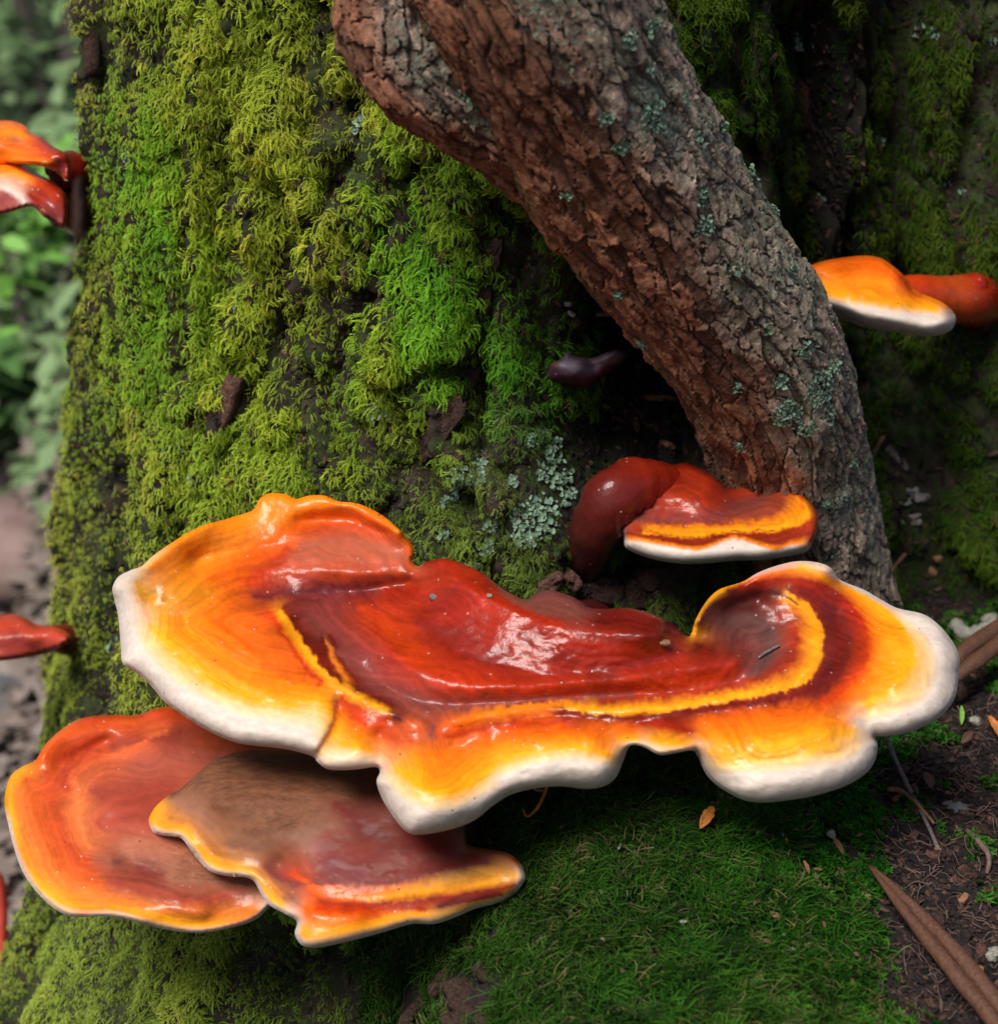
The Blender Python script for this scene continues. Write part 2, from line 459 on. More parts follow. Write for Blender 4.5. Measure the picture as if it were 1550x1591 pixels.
zs = build_axis(-0.42, 0.46, 0.0017, np.concatenate([np.linspace(-0.75, -0.44, 12), np.linspace(0.48, 2.6, 40)]))
PH, ZZ = np.meshgrid(phis, zs, indexing='ij')
dsp, rdg, rdg2, csh = trunk_disp(PH, ZZ)
RR = rbase(PH, ZZ) + dsp
TP = np.stack([TC[0] + RR * np.sin(PH), TC[1] - RR * np.cos(PH), ZZ], -1)
def grid_normals(P):
    a = np.gradient(P, axis=0); b = np.gradient(P, axis=1)
    n = np.cross(a, b); n /= np.linalg.norm(n, axis=-1)[..., None] + 1e-12
    return n
TN = grid_normals(TP)
if (TN[len(phis) // 2, len(zs) // 3] @ np.array([0, -1, 0])) < 0: TN = -TN
# bark colour: brown-grey with darker furrows (moss covers most of it)
fb = fbm(PH * 18, ZZ * 40, 4.0, 4)
tcol = np.array([0.026, 0.018, 0.012])[None, None] * (1 + 0.9 * fb[..., None])
gn_ = sstep(-.25, .35, fbm(PH * 40, ZZ * 130, 14.0, 4))[..., None]
tcol = tcol * (1 - .7 * gn_) + np.array([0.022, 0.034, 0.007])[None, None] * gn_ * (1 + .6 * fbm(PH * 150, ZZ * 480, 15.0, 2))[..., None]
_u, _v = project(TP)          # wet black soil plus painted shade in the hollow and the lobe furrow
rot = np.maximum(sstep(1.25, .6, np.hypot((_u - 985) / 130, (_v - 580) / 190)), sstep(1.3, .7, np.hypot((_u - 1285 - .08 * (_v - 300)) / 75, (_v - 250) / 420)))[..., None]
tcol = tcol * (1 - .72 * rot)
tcol = np.concatenate([np.clip(tcol, 0.004, 1), np.full(tcol.shape[:2] + (1,), 0.42)], -1)
tree = tag(empty("mossy_tree"), "thick furrowed tree trunk covered in green moss", "tree")
Ft = grid_faces(len(phis), len(zs), wrap=True)
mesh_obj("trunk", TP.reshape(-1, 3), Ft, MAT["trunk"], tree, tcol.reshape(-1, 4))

# ------------------------------------------------------------------ ground
def ground_z(x, y):
    x = np.asarray(x, float); y = np.asarray(y, float)
    g = -0.36 * sstep(0.03, -0.16, x + 0.25 * (y + .1)) - 0.05 * sstep(-0.2, -3, x)
    g = g + 0.034 * np.exp(-((x - 0.07) / 0.10) ** 2 - ((y - 0.06) / 0.11) ** 2)
    g = g + 0.05 * sstep(0.12, 0.5, y) * sstep(0.1, 0.25, x)
    g = g + 0.004 * fbm(x / .016, y / .016, 12.2, 3) * sstep(.3, .2, np.hypot(x - .08, y)) + 0.0095 * fbm(x / .05, y / .05, 2.2, 4) * (1 + 3 * sstep(-.2, -.6, x))
    rgt = sstep(0.10, 0.16, x)
    g = g + rgt * (0.005 * fbm(x / .012, y / .012, 7.7, 3) + .0035 * np.abs(fbm(x / .006, y / .006, 5.7, 2)) - 0.006)
    far = sstep(0.6, 6, np.hypot(x, y))
    g = g + far * 0.25 * fbm(x / 2.5, y / 2.5, 1.2, 3)
    return g
def grow(a, n, f):
    out = [0.0]; s = a
    for _ in range(n): out.append(out[-1] + s); s *= f
    return np.array(out[1:])
gx = np.concatenate([-0.14 - grow(.004, 62, 1.125)[::-1], np.arange(-.14, .34, .0022), .34 + grow(.004, 62, 1.125)])
gy = np.concatenate([-.24 - grow(.004, 60, 1.125)[::-1], np.arange(-.24, .42, .0026), .42 + grow(.004, 62, 1.125)])
GX, GY = np.meshgrid(gx, gy, indexing='ij')
GP = np.stack([GX, GY, ground_z(GX, GY)], -1)
GN = grid_normals(GP)
ground = mesh_obj("ground", GP.reshape(-1, 3), grid_faces(len(gx), len(gy)), MAT["soil"])
tag(ground, "dark crumbly forest soil sloping away to the left of the trunk", "ground", kind="structure")
def ground_fast(x, y):
    """bilinear look-up in the ground sheet"""
    i = np.clip(np.searchsorted(gx, x) - 1, 0, len(gx) - 2); j = np.clip(np.searchsorted(gy, y) - 1, 0, len(gy) - 2)
    a = np.clip((x - gx[i]) / (gx[i + 1] - gx[i]), 0, 1); c = np.clip((y - gy[j]) / (gy[j + 1] - gy[j]), 0, 1)
    Z = GP[..., 2]
    return (Z[i, j] * (1 - a) + Z[i + 1, j] * a) * (1 - c) + (Z[i, j + 1] * (1 - a) + Z[i + 1, j + 1] * a) * c
_ts = np.concatenate([np.arange(0.6, 2.2, 0.006), np.arange(2.2, 12, .03)])
def hit_ground(u, v, lift=0.0):
    d = rays(np.asarray(u, float), np.asarray(v, float))
    P = CAM + d[..., None, :] * _ts[:, None]
    g = P[..., 2] - ground_fast(P[..., 0], P[..., 1])
    k = np.maximum(np.argmax(g < 0, -1), 1)
    g1 = np.take_along_axis(g, k[..., None], -1)[..., 0]; g0 = np.take_along_axis(g, k[..., None] - 1, -1)[..., 0]
    t = _ts[k - 1] + (_ts[k] - _ts[k - 1]) * np.clip(g0 / (g0 - g1 + 1e-12), 0, 1)
    return CAM + d * t[..., None]
def trunk_surface_at(ph, z):
    d = trunk_disp(np.atleast_1d(ph), np.atleast_1d(z))[0]
    r = rbase(np.atleast_1d(ph), np.atleast_1d(z)) + d
    return np.stack([TC[0] + r * np.sin(ph), TC[1] - r * np.cos(ph), np.atleast_1d(z)], -1)
def seen_on_trunk(u, v):
    """visible displaced trunk point and smoothed outward direction at a pixel"""
    d = rays(np.array(float(u)), np.array(float(v)))
    ts = np.arange(0.75, 1.75, 0.002)
    P = CAM + d[None] * ts[:, None]
    ph, r = cyl(P)
    ins = r < rbase(ph, P[:, 2]) + trunk_disp(ph, P[:, 2])[0]
    t = ts[np.argmax(ins)]
    p = CAM + d * t
    ph, _ = cyl(p)
    e = 0.03
    q = [np.array([TC[0] + rbase(a, zz) * np.sin(a), TC[1] - rbase(a, zz) * np.cos(a), zz]) for a, zz in ((ph - e, p[2]), (ph + e, p[2]), (ph, p[2] - .01), (ph, p[2] + .01))]
    n = np.cross(q[1] - q[0], q[3] - q[2]); n /= np.linalg.norm(n)
    if n @ (CAM - p) < 0: n = -n
    return p, n
def seen_any(u, v):
    p, n = seen_on_trunk(u, v)
    g = hit_ground(np.array(float(u)), np.array(float(v)))
    if np.linalg.norm(g - CAM) < np.linalg.norm(p - CAM): return g, np.array([0, -.35, .94])
    return p, n
# ------------------------------------------------------------------ leaning stem with scaly bark
def bark_stem(root, path_px, su0, sv, dlen, dcirc, seed, name_wood, n_objects, lichen_amp=1.0):
    pts = np.array([at_y(np.array(float(u)), np.array(float(v)), np.array(y)) for u, v, y, r in path_px])
    rad = np.array([r for *_, r in path_px])
    C_ = catmull(pts, 40); rr = catmull(np.stack([rad, rad * 0, rad * 0], 1), 40)[:, 0]
    seg = np.linalg.norm(np.diff(C_, axis=0), axis=1); sl = np.concatenate([[0], np.cumsum(seg)])
    n_l = int(sl[-1] / dlen); t = np.linspace(0, sl[-1], n_l)
    C_ = np.stack([np.interp(t, sl, C_[:, k]) for k in range(3)], 1); rr = np.interp(t, sl, rr)
    T = np.gradient(C_, axis=0); T /= np.linalg.norm(T, axis=1)[:, None]
    ref = np.array([0, -1.0, 0]); N = []
    for tt in T:
        n = ref - tt * (ref @ tt); n /= np.linalg.norm(n); N.append(n); ref = n
    N = np.array(N); B = np.cross(T, N)
    circ = 2 * np.pi * rr.mean(); n_c = int(circ / dcirc)
    af = np.arange(-1.85, 1.85, dcirc / rr.mean()); ab = np.linspace(1.9, 2 * np.pi - 1.9, 46)      # fine where it faces the viewer, coarse round the back
    a = np.concatenate([af, ab]); n_c = len(a)
    nu = max(int(circ / su0), 6); su = circ / nu
    A, S = np.meshgrid(a, t, indexing='ij')
    U = (A + 2) / (2 * np.pi) * circ
    ca, sa = np.cos(A) * rr.mean(), np.sin(A) * rr.mean()
    # irregular plate outlines: warp before looking the cell up
    wu = 0.0042 * fbm(ca / .010, sa / .010, S / .016 + seed, 3) + 0.0011 * fbm(ca / .0028, sa / .0028, S / .0028, 2)
    wv = 0.0090 * fbm(ca / .012 + 5, sa / .012, S / .020 + seed, 3) + 0.0016 * fbm(ca / .003, sa / .003 + 4, S / .003, 2)
    f1, f2, cid, ox, oy = cells(U + wu + 0.10 * S * 0, S + wv, su, sv, nu, seed)
    gap = f2 - f1
    rnd = _val[_perm[(cid * 7 + cid // 1000) & 4095]]; rnd2 = _val[_perm[(cid * 13 + 5) & 4095]]; rnd3 = _val[_perm[(cid * 31 + 77) & 4095]]
    gw = 0.04 + 0.04 * fbm(ca / .02, sa / .02, S / .03 + 3, 2)
    plate = sstep(0.0, gw + .03, gap)
    fiss = np.abs(fbm(ca / .012, sa / .012, S / .075 + 3 + seed, 3))
    plate = plate * (.2 + .8 * sstep(.008, .05, fiss))
    lay = 0.00035 * np.floor(3 * (fbm(ca / .006, sa / .006, S / .010 + 9, 3) + .5))
    h = plate * (0.0019 + 0.0008 * rnd + 0.0013 * (oy * (.6 + .6 * rnd2) + ox * rnd3)) + plate * lay * 1.6
    h = h + 0.0016 * fbm(ca / .03, sa / .03, S / .05, 3) + 0.0009 * fbm(ca / .0026, sa / .0026, S / .006, 3) * plate
    h = h + 0.0030 * fbm(ca / .06, sa / .06, S / .10 + 2, 2)
    D = (N[None] * np.cos(A)[..., None] + B[None] * np.sin(A)[..., None])
    P = C_[None] + D * (rr[None] + h)[..., None]
    # colour: red-brown underside, grey lichened upper right, with shade and light painted into both
    up = D @ np.array([0.66, -0.32, 0.68])
    w = sstep(-0.10, 0.55, up + 0.30 * fbm(ca / .02, sa / .02, S / .03 + 1, 3))[..., None]
    flk = vnoise(ca / .0016, sa / .0016, S / .0042)[..., None]
    und = D @ np.array([-0.85, 0.1, -0.5])
    gb = sstep(0.62, 0.92, und + .2 * fbm(ca / .01, sa / .01, S / .02 + 6, 3))[..., None]
    red = np.array([0.195, 0.082, 0.046]) * (1 + .50 * rnd[..., None]) + np.array([.03, .012, .004]) * rnd2[..., None]
    grey = np.array([0.27, 0.205, 0.160]) * (1 + .40 * rnd[..., None]) + np.array([.02, -.004, .0]) * rnd3[..., None]
    col = red * (1 - w) + grey * w
    mossy = np.array([0.10, 0.115, 0.045])
    gk = gb * sstep(-.2, .4, fbm(ca / .008, sa / .008, S / .02 + 16, 3))[..., None]
    col = col * (1 - .75 * gk) + mossy * .75 * gk
    gr = sstep(.05, .5, fbm(ca / .014, sa / .014, S / .02 + 26, 3) + .5 * (w[..., 0] - .75))[..., None]
    col = col * (1 - .5 * gr) + np.array([0.115, 0.12, 0.075]) * .5 * gr
    col = col * (1 + .35 * flk)
    deep = (1 - plate)[..., None]
    col = col * (1 - deep * .8) + np.array([0.020, 0.012, 0.009]) * deep * .8
    alpha = np.clip(.27 + .42 * w[..., 0] + .62 * fbm(ca / .016, sa / .016, S / .02 + 36, 3) + .25 * gb[..., 0], 0, 1) * lichen_amp
    col = np.concatenate([np.clip(col, 0.003, 1), alpha[..., None]], -1)
    Vx = P.reshape(-1, 3); Cx = col.reshape(-1, 4)
    F = grid_faces(n_c, n_l, wrap=True)[:, ::-1]
    fid = cid.reshape(-1)[F]; fpl = plate.reshape(-1)[F].min(1)
    own = np.where((fid == fid[:, :1]).all(1) & (fpl > .12), fid[:, 0], -1)
    fc = Vx[F].mean(1); fn = np.cross(Vx[F[:, 1]] - Vx[F[:, 0]], Vx[F[:, 3]] - Vx[F[:, 0]])
    if ((fn * (fc - C_[np.clip((F[:, 0] % n_l), 0, n_l - 1)])).sum(1) < 0).mean() > .5: F = F[:, ::-1]; fn = -fn
    pu, pv = project(fc)
    vis = ((fn * (CAM - fc)).sum(1) > 0) & (pu > 0) & (pu < 1550) & (pv > -5) & (pv < 960)
    score = {}
    ids, inv = np.unique(own, return_inverse=True)
    sc = np.bincount(inv, weights=vis.astype(float))
    order = [k for k in np.argsort(-sc) if ids[k] != -1]
    big = [ids[k] for k in order[:n_objects] if sc[k] > 6]
    def sub(mask, nm, kind=None, par=None):
        f = F[mask]
        if not len(f): return
        used, inv_ = np.unique(f, return_inverse=True)
        o = mesh_obj(nm, Vx[used], inv_.reshape(-1, 4), MAT["bark"], par or root, Cx[used])
        if par is None: return o
        if kind: o["kind"] = kind
    isbig = np.isin(own, big)
    wood = sub(own == -1, name_wood)
    sub((own != -1) & ~isbig, "bark_plates", "stuff", wood)
    srt = np.argsort(own, kind='stable'); so = own[srt]
    for b in big:
        lo, hi = np.searchsorted(so, b), np.searchsorted(so, b, side='right')
        m = np.zeros(len(F), bool); m[srt[lo:hi]] = True
        sub(m, "bark_plate", None, wood)
    return dict(C=C_, T=T, rr=rr, P=P, D=D)
stem = tag(empty("leaning_stem"), "leaning red-brown stem with scaly bark in front of the mossy trunk", "tree stem")
STEM = bark_stem(stem, [(690, -300, .035, .041), (760, -140, .047, .0405), (832, 0, .055, .0385), (942, 200, .085, .0385), (1075, 400, .115, .0375), (1180, 570, .140, .0345),
                        (1226, 720, .165, .0330), (1240, 840, .182, .0345), (1243, 930, .190, .041), (1240, 1010, .20, .050)],
                 .0054, .0250, .00062, .00056, 11, "trunk", 290)
bark_stem(stem, [(560, -260, .045, .0160), (590, -60, .052, .0165), (607, 50, .055, .0178), (655, 118, .06, .0185), (745, 178, .072, .017), (840, 262, .085, .013)],
          .0042, .0105, .0007, .0006, 23, "limb", 10)
# ------------------------------------------------------------------ bracket fungi
def srgb(r, g, b, gl=1.0):
    f = lambda c: (c / 255 / 12.92) if c / 255 <= .04045 else ((c / 255 + .055) / 1.055) ** 2.4
    return (f(r), f(g), f(b), gl)
W_ = (.60, .505, .445, .06); CR = (.74, .47, .22, .3); Y_ = (.80, .315, .007, .6); DY = (.44, .18, .008, .8); YO = (.80, .205, .006, .65)
O_ = (.73, .112, .005, .75); RO = (.50, .040, .005, 1.0); R_ = (.31, .017, .005, 1.0); DR = (.145, .010, .006, 1.0); M_ = (.075, .009, .008, 1.0)
PU = (.19, .040, .032, .7); PG = (.100, .042, .036, .6); YL = (.82, .30, .008, .9); DU = (.36, .085, .045, .15); BR = (.170, .066, .033, .0); BD = (.088, .038, .022, .0)
def raster(pts, vals, step, u0, v0):
    P = np.asarray(pts, float)
    if len(P) == 1:
        return [(P[0, 0] - u0) / step], [(P[0, 1] - v0) / step], [np.asarray(vals[0], float)]
    xs, ys, vs = [], [], []
    vals = [np.asarray(x, float) for x in vals]
    seg = np.linalg.norm(np.diff(P, axis=0), axis=1)
    for k in range(len(P) - 1):
        n = max(int(seg[k] / step * 1.6), 2)
        for t in np.linspace(0, 1, n):
            p = P[k] * (1 - t) + P[k + 1] * t
            xs.append((p[0] - u0) / step); ys.append((p[1] - v0) / step); vs.append(vals[k] * (1 - t) + vals[k + 1] * t)
    return xs, ys, vs
def diffuse(shape, mask, xs, ys, vs, iters=70):
    """fill a masked grid from values given on curves (coarse to fine Laplace relaxation)"""
    vs = np.asarray(vs, float); K = vs.shape[1]
    nx, ny = shape
    levels = []
    s = 1
    while True:
        levels.append(s)
        if min(nx, ny) / s < 12: break
        s *= 2
    X = None
    for s in levels[::-1]:
        mx, my = (nx + s - 1) // s, (ny + s - 1) // s
        ci = np.clip((np.asarray(xs) / s).round().astype(int), 0, mx - 1); cj = np.clip((np.asarray(ys) / s).round().astype(int), 0, my - 1)
        acc = np.zeros((mx, my, K)); cnt = np.zeros((mx, my))
        np.add.at(acc, (ci, cj), vs); np.add.at(cnt, (ci, cj), 1)
        fix = cnt > 0
        val = acc / np.maximum(cnt, 1)[..., None]
        mk = np.zeros((mx, my), bool); sub = mask[::s, ::s]; mk[:sub.shape[0], :sub.shape[1]] = sub
        mk |= fix
        if X is None: X = np.tile(vs.mean(0), (mx, my, 1))
        else: X = np.repeat(np.repeat(X, 2, 0), 2, 1)[:mx, :my]
        X = np.where(fix[..., None], val, X)
        w = np.pad(mk.astype(float), 1)
        wu, wd, wl_, wr = w[:-2, 1:-1], w[2:, 1:-1], w[1:-1, :-2], w[1:-1, 2:]
        tot = np.maximum(wu + wd + wl_ + wr, 1e-6)
        for _ in range(iters):
            p = np.pad(X, ((1, 1), (1, 1), (0, 0)), mode='edge')
            A = (p[:-2, 1:-1] * wu[..., None] + p[2:, 1:-1] * wd[..., None] + p[1:-1, :-2] * wl_[..., None] + p[1:-1, 2:] * wr[..., None]) / tot[..., None]
            X = np.where(fix[..., None], val, A)
    return X
def blur(X, mask, n):
    w = np.pad(mask.astype(float), 1)
    for _ in range(n):
        p = np.pad(X * mask, 1)
        num = p[1:-1, 1:-1] * 2 + p[:-2, 1:-1] + p[2:, 1:-1] + p[1:-1, :-2] + p[1:-1, 2:]
        den = 2 * mask + w[:-2, 1:-1] + w[2:, 1:-1] + w[1:-1, :-2] + w[1:-1, 2:]
        X = np.where(mask, num / np.maximum(den, 1e-6), X)
    return X
def bilinear(X, a, b):
    a = np.clip(a, 0, X.shape[0] - 1.001); b = np.clip(b, 0, X.shape[1] - 1.001)
    i, j = a.astype(int), b.astype(int); fa, fb_ = (a - i)[..., None], (b - j)[..., None]
    return X[i, j] * (1 - fa) * (1 - fb_) + X[i + 1, j] * fa * (1 - fb_) + X[i, j + 1] * (1 - fa) * fb_ + X[i + 1, j + 1] * fa * fb_
def inside(poly, x, y):
    c = np.zeros(x.shape, bool); n = len(poly)
    for k in range(n):
        x1, y1 = poly[k]; x2, y2 = poly[(k + 1) % n]
        if y1 == y2: continue
        m = ((y1 > y) != (y2 > y)) & (x < (x2 - x1) * (y - y1) / (y2 - y1) + x1)
        c ^= m
    return c
def bracket(root, plane, segs, colours, heights, step=2.6, warp=3.2, ripple=.24, under_bulge=7.0, blur_n=15, streak=.24, hs=1.2, rim_px=0.0):
    """segs: outline pieces (points, roll-over height mm, roll-over width px, colour), clockwise in the picture.
    colours / heights: curves inside the outline (points, value); heights in mm above the mean plane, h0 of the outline by heights too."""
    pts, par, cols = [], [], []
    for P, T, w, c in segs:
        for p in P: pts.append(p); par.append((T, w)); cols.append(c)
    m = 6
    O = catmull(pts, m, True); par_c = catmull(np.array([(a, b, 0) for a, b in par]), m, True)[:, :2]; cols_c = np.clip(catmull(np.array(cols), m, True), 0.002, 1)
    u0, v0 = O.min(0) - 2 * step; u1, v1 = O.max(0) + 2 * step
    nx, ny = int((u1 - u0) / step) + 1, int((v1 - v0) / step) + 1
    GU, GV = np.meshgrid(u0 + np.arange(nx) * step, v0 + np.arange(ny) * step, indexing='ij')
    mask = inside(O, GU, GV)
    # colour field
    xs, ys, vs = list((O[:, 0] - u0) / step), list((O[:, 1] - v0) / step), list(cols_c)
    for P, c in colours:
        cl = c if isinstance(c, list) else [c] * len(P)
        Pc = P
        if len(P) > 2:
            Pc = catmull(P, 4); cl = list(np.clip(catmull(np.array(cl), 4), 0.002, 1))
        a, b, q = raster(Pc, cl, step, u0, v0); xs += a; ys += b; vs += q
    CF = diffuse((nx, ny), mask, xs, ys, vs)
    hx, hy, hv = [], [], []
    for P, h in heights:
        hl = h if isinstance(h, list) else [h] * len(P)
        Pc = P
        if len(P) > 2:
            Pc = catmull(P, 4); hl = list(catmull(np.array([(q, 0, 0) for q in hl], float), 4)[:, :1])
        else: hl = [np.array([q], float) for q in hl]
        a, b, q = raster(Pc, hl, step, u0, v0); hx += a; hy += b; hv += q
    HF = diffuse((nx, ny), mask, hx, hy, hv)[..., 0]
    HF = blur(HF * hs, mask, blur_n)
    # boundary-conforming mesh: cells wholly inside, rim vertices pulled onto the outline
    cell = mask[:-1, :-1] & mask[1:, :-1] & mask[:-1, 1:] & mask[1:, 1:]
    use = np.zeros((nx, ny), bool); cnt = np.zeros((nx, ny), int)
    for di in (0, 1):
        for dj in (0, 1):
            use[di:nx - 1 + di, dj:ny - 1 + dj] |= cell; cnt[di:nx - 1 + di, dj:ny - 1 + dj] += cell
    rim = use & (cnt < 4)
    idx = -np.ones((nx, ny), int); idx[use] = np.arange(use.sum())
    U, V_ = GU[use], GV[use]; isrim = rim[use]
    Od = (O[:, None] * (1 - np.arange(5)[None, :, None] / 5) + np.roll(O, -1, 0)[:, None] * (np.arange(5)[None, :, None] / 5)).reshape(-1, 2)
    D2 = np.empty(len(U)); NI = np.empty(len(U), int)
    for k in range(0, len(U), 4000):
        q = (U[k:k + 4000, None] - Od[None, :, 0]) ** 2 + (V_[k:k + 4000, None] - Od[None, :, 1]) ** 2
        NI[k:k + 4000] = q.argmin(1) // 5; D2[k:k + 4000] = q.min(1)
    # exact nearest point on the outline for the rim
    for k in np.nonzero(isrim)[0]:
        best = None
        for a, b in ((NI[k] - 1, NI[k]), (NI[k], NI[k] + 1)):
            A, B = O[a % len(O)], O[b % len(O)]; AB = B - A
            t = np.clip(((U[k] - A[0]) * AB[0] + (V_[k] - A[1]) * AB[1]) / (AB @ AB + 1e-9), 0, 1)
            q = A + AB * t; d = (q[0] - U[k]) ** 2 + (q[1] - V_[k]) ** 2
            if best is None or d < best[0]: best = (d, q)
        U[k], V_[k] = best[1]
    dist = np.sqrt(D2); dist[isrim] = 0
    # smooth the roll-over parameters so that no seam shows between outline pieces
    pf = diffuse((nx, ny), mask, list((O[:, 0] - u0) / step), list((O[:, 1] - v0) / step), list(par_c))
    gi, gj = (U - u0) / step, (V_ - v0) / step
    pr = bilinear(pf, gi, gj); T, w = pr[:, 0], np.maximum(pr[:, 1], 3)
    q = np.clip(dist / w, 0, 1)
    roll = T * (1 - np.sqrt(np.clip(1 - (1 - q) ** 2, 0, 1)))
    h0 = bilinear(HF[..., None], gi, gj)[:, 0]
    dn = fbm(U / 60, V_ / 40, 3.0, 3)
    rk_ = np.clip((dist - 12) / 25, 0, 1) * (.35 + .65 * sstep(-.2, .3, fbm(U / 90, V_ / 60, 14.0, 2)))
    h = h0 - roll + ripple * (.62 * np.sin((dist + 22 * dn) / 6.5) + .20 * np.sin((dist + 16 * dn) / 2.6) + .45 * fbm(U / 9, V_ / 5, 6.0, 2)) * rk_ + ripple * 2.2 * fbm(U / 34, V_ / 22, 1.0, 3) * np.clip(dist / 20, 0, 1)
    # colours looked up with ragged, radially streaked offsets
    fr = np.clip((dist - 14) / 50, .12, 1)
    au = warp * fr * (1.3 * fbm(U / 20, V_ / 12, 8.0, 3) + .35 * vnoise(U / 4, V_ / 6, 2.0)); av = warp * fr * (1.3 * fbm(U / 20 + 40, V_ / 12, 18.0, 3) + .8 * vnoise(U / 4.5 + 9, V_ / 7, 6.0))
    cc = bilinear(CF, (U + au - u0) / step, (V_ + av - v0) / step)
    ring = 1 + np.clip(cc[:, 3] * 1.6, 0, 1) * streak * (fbm((dist + 10 * dn) / 9.0, U / 300, V_ / 300, 3) + .8 * vnoise((dist + 10 * dn) / 2.6, U / 120, V_ / 120)) * np.clip(dist / 20, 0, 1)
    cc = cc.copy()
    redness = np.clip(1 - cc[:, 1] / (.22 * cc[:, 0] + 1e-4), 0, 1)          # the varnished crust is uneven, paler growth is not
    cc[:, :3] *= (1 - redness * .38 * sstep(-.15, .45, fbm(U / 55, V_ / 30, 21.0, 4)))[:, None]
    cc[:, :3] *= ring[:, None] * (1 + .10 * fbm(U / 12, V_ / 8, 12.0, 3))[:, None]
    if rim_px:
        k_ = sstep(rim_px * .6, rim_px * 1.25, dist)[:, None]; cc = cols_c[NI % len(cols_c)] * (1 - k_) + cc * k_
    cc = np.clip(cc, 0.002, .9)
    Ptop = plane.at(U, V_, h * 1e-3)
    I, J = np.nonzero(cell)
    F = np.stack([idx[I, J], idx[I, J + 1], idx[I + 1, J + 1], idx[I + 1, J]], 1)
    mesh_obj("cap", Ptop, F, MAT["fungus"], root, cc)
    # pore surface: shares the rim, bellies down inside
    rk = np.nonzero(isrim)[0]
    HB = diffuse((nx, ny), mask, list(gi[rk]), list(gj[rk]), list(h[rk][:, None]))[..., 0]
    hu = bilinear(HB[..., None], gi, gj)[:, 0]
    hu = np.where(isrim, h, np.minimum(hu - under_bulge * (1 - np.exp(-dist / 45)), h - np.minimum(dist * .25, 3.0)))
    mesh_obj("pore_surface", plane.at(U, V_, hu * 1e-3), F[:, ::-1].copy(), MAT["pore"], root)
    return dict(plane=plane, hf=lambda u, v: float(bilinear(HF[..., None], np.array([(u - u0) / step]), np.array([(v - v0) / step]))[0, 0]))

def offset(P, d):
    """the curve moved sideways by d pixels (to the left of its travel in the picture when d > 0)"""
    P = np.asarray(P, float); T = np.gradient(P, axis=0); T /= np.linalg.norm(T, axis=1)[:, None]
    return [tuple(p) for p in P + d * np.stack([T[:, 1], -T[:, 0]], 1)]
BAND = [(1216, 926), (1252, 950), (1270, 985), (1264, 1028), (1236, 1058), (1180, 1073), (1100, 1085), (1030, 1096), (950, 1102), (880, 1096)]
# ---- the broad lacquered bracket in the middle
main = tag(empty("bracket_fungus"), "broad glossy red bracket fungus with yellow bands and thick white lobed rim", "fungus")
pl_main = Plane(800, 1050, 0.010, 15.0, 0.0)
segs_main = [
    ([(182, 949), (176, 925), (175, 912), (184, 896), (203, 886)], 7, 26, W_),
    ([(221, 879), (237, 864)], 4, 10, CR),
    ([(267, 843), (306, 820), (349, 807), (382, 797), (395, 790), (404, 774), (420, 766), (444, 768), (460, 775), (480, 770), (505, 770), (526, 779), (558, 783), (593, 800), (622, 825)], 1.5, 5, YO),
    ([(640, 846), (642, 862), (640, 872)], 2, 6, O_),
    ([(650, 880)], 3, 8, DU),
    ([(661, 873), (682, 868), (699, 869), (724, 878), (749, 890), (777, 912), (800, 926)], 2.5, 7, R_),
    ([(818, 931), (834, 921), (855, 917), (891, 928), (915, 944)], 5, 10, (.13, .035, .03, .6)),
    ([(940, 946), (976, 945), (1008, 953), (1040, 967), (1066, 988)], 2.5, 7, DR),
    ([(1074, 984), (1080, 964), (1096, 936), (1117, 916), (1153, 904)], 2, 5, Y_),
    ([(1177, 890), (1206, 879), (1238, 872), (1270, 874), (1291, 883), (1305, 901), (1341, 916), (1369, 932), (1394, 945), (1433, 954), (1458, 971)], 4, 10, W_),
    ([(1479, 996), (1490, 1021), (1489, 1049), (1483, 1085), (1461, 1113)], 9, 34, W_),
    ([(1426, 1133), (1395, 1142), (1372, 1144)], 11, 40, W_),
    ([(1360, 1146), (1363, 1159), (1358, 1184), (1341, 1205), (1309, 1223), (1263, 1237), (1213, 1245), (1177, 1247), (1149, 1241), (1117, 1223), (1096, 1202), (1083, 1174)], 13, 44, W_),
    ([(1074, 1166), (1050, 1170), (1024, 1173), (1000, 1161), (979, 1159)], 5, 14, W_),
    ([(969, 1180), (958, 1206), (940, 1221), (912, 1226), (869, 1222), (827, 1226), (791, 1236), (763, 1254), (738, 1274), (703, 1288), (656, 1297), (632, 1293), (610, 1268), (593, 1240)], 14, 44, W_),
    ([(585, 1215), (590, 1200)], 8, 20, W_),
    ([(583, 1192), (551, 1196), (512, 1196), (494, 1185)], 7, 22, W_),
    ([(484, 1175), (444, 1164), (398, 1159), (363, 1153), (320, 1134), (285, 1112), (256, 1091), (235, 1066), (212, 1046)], 10, 34, W_),
    ([(191, 1031), (188, 1010), (185, 971)], 7, 26, W_),
]
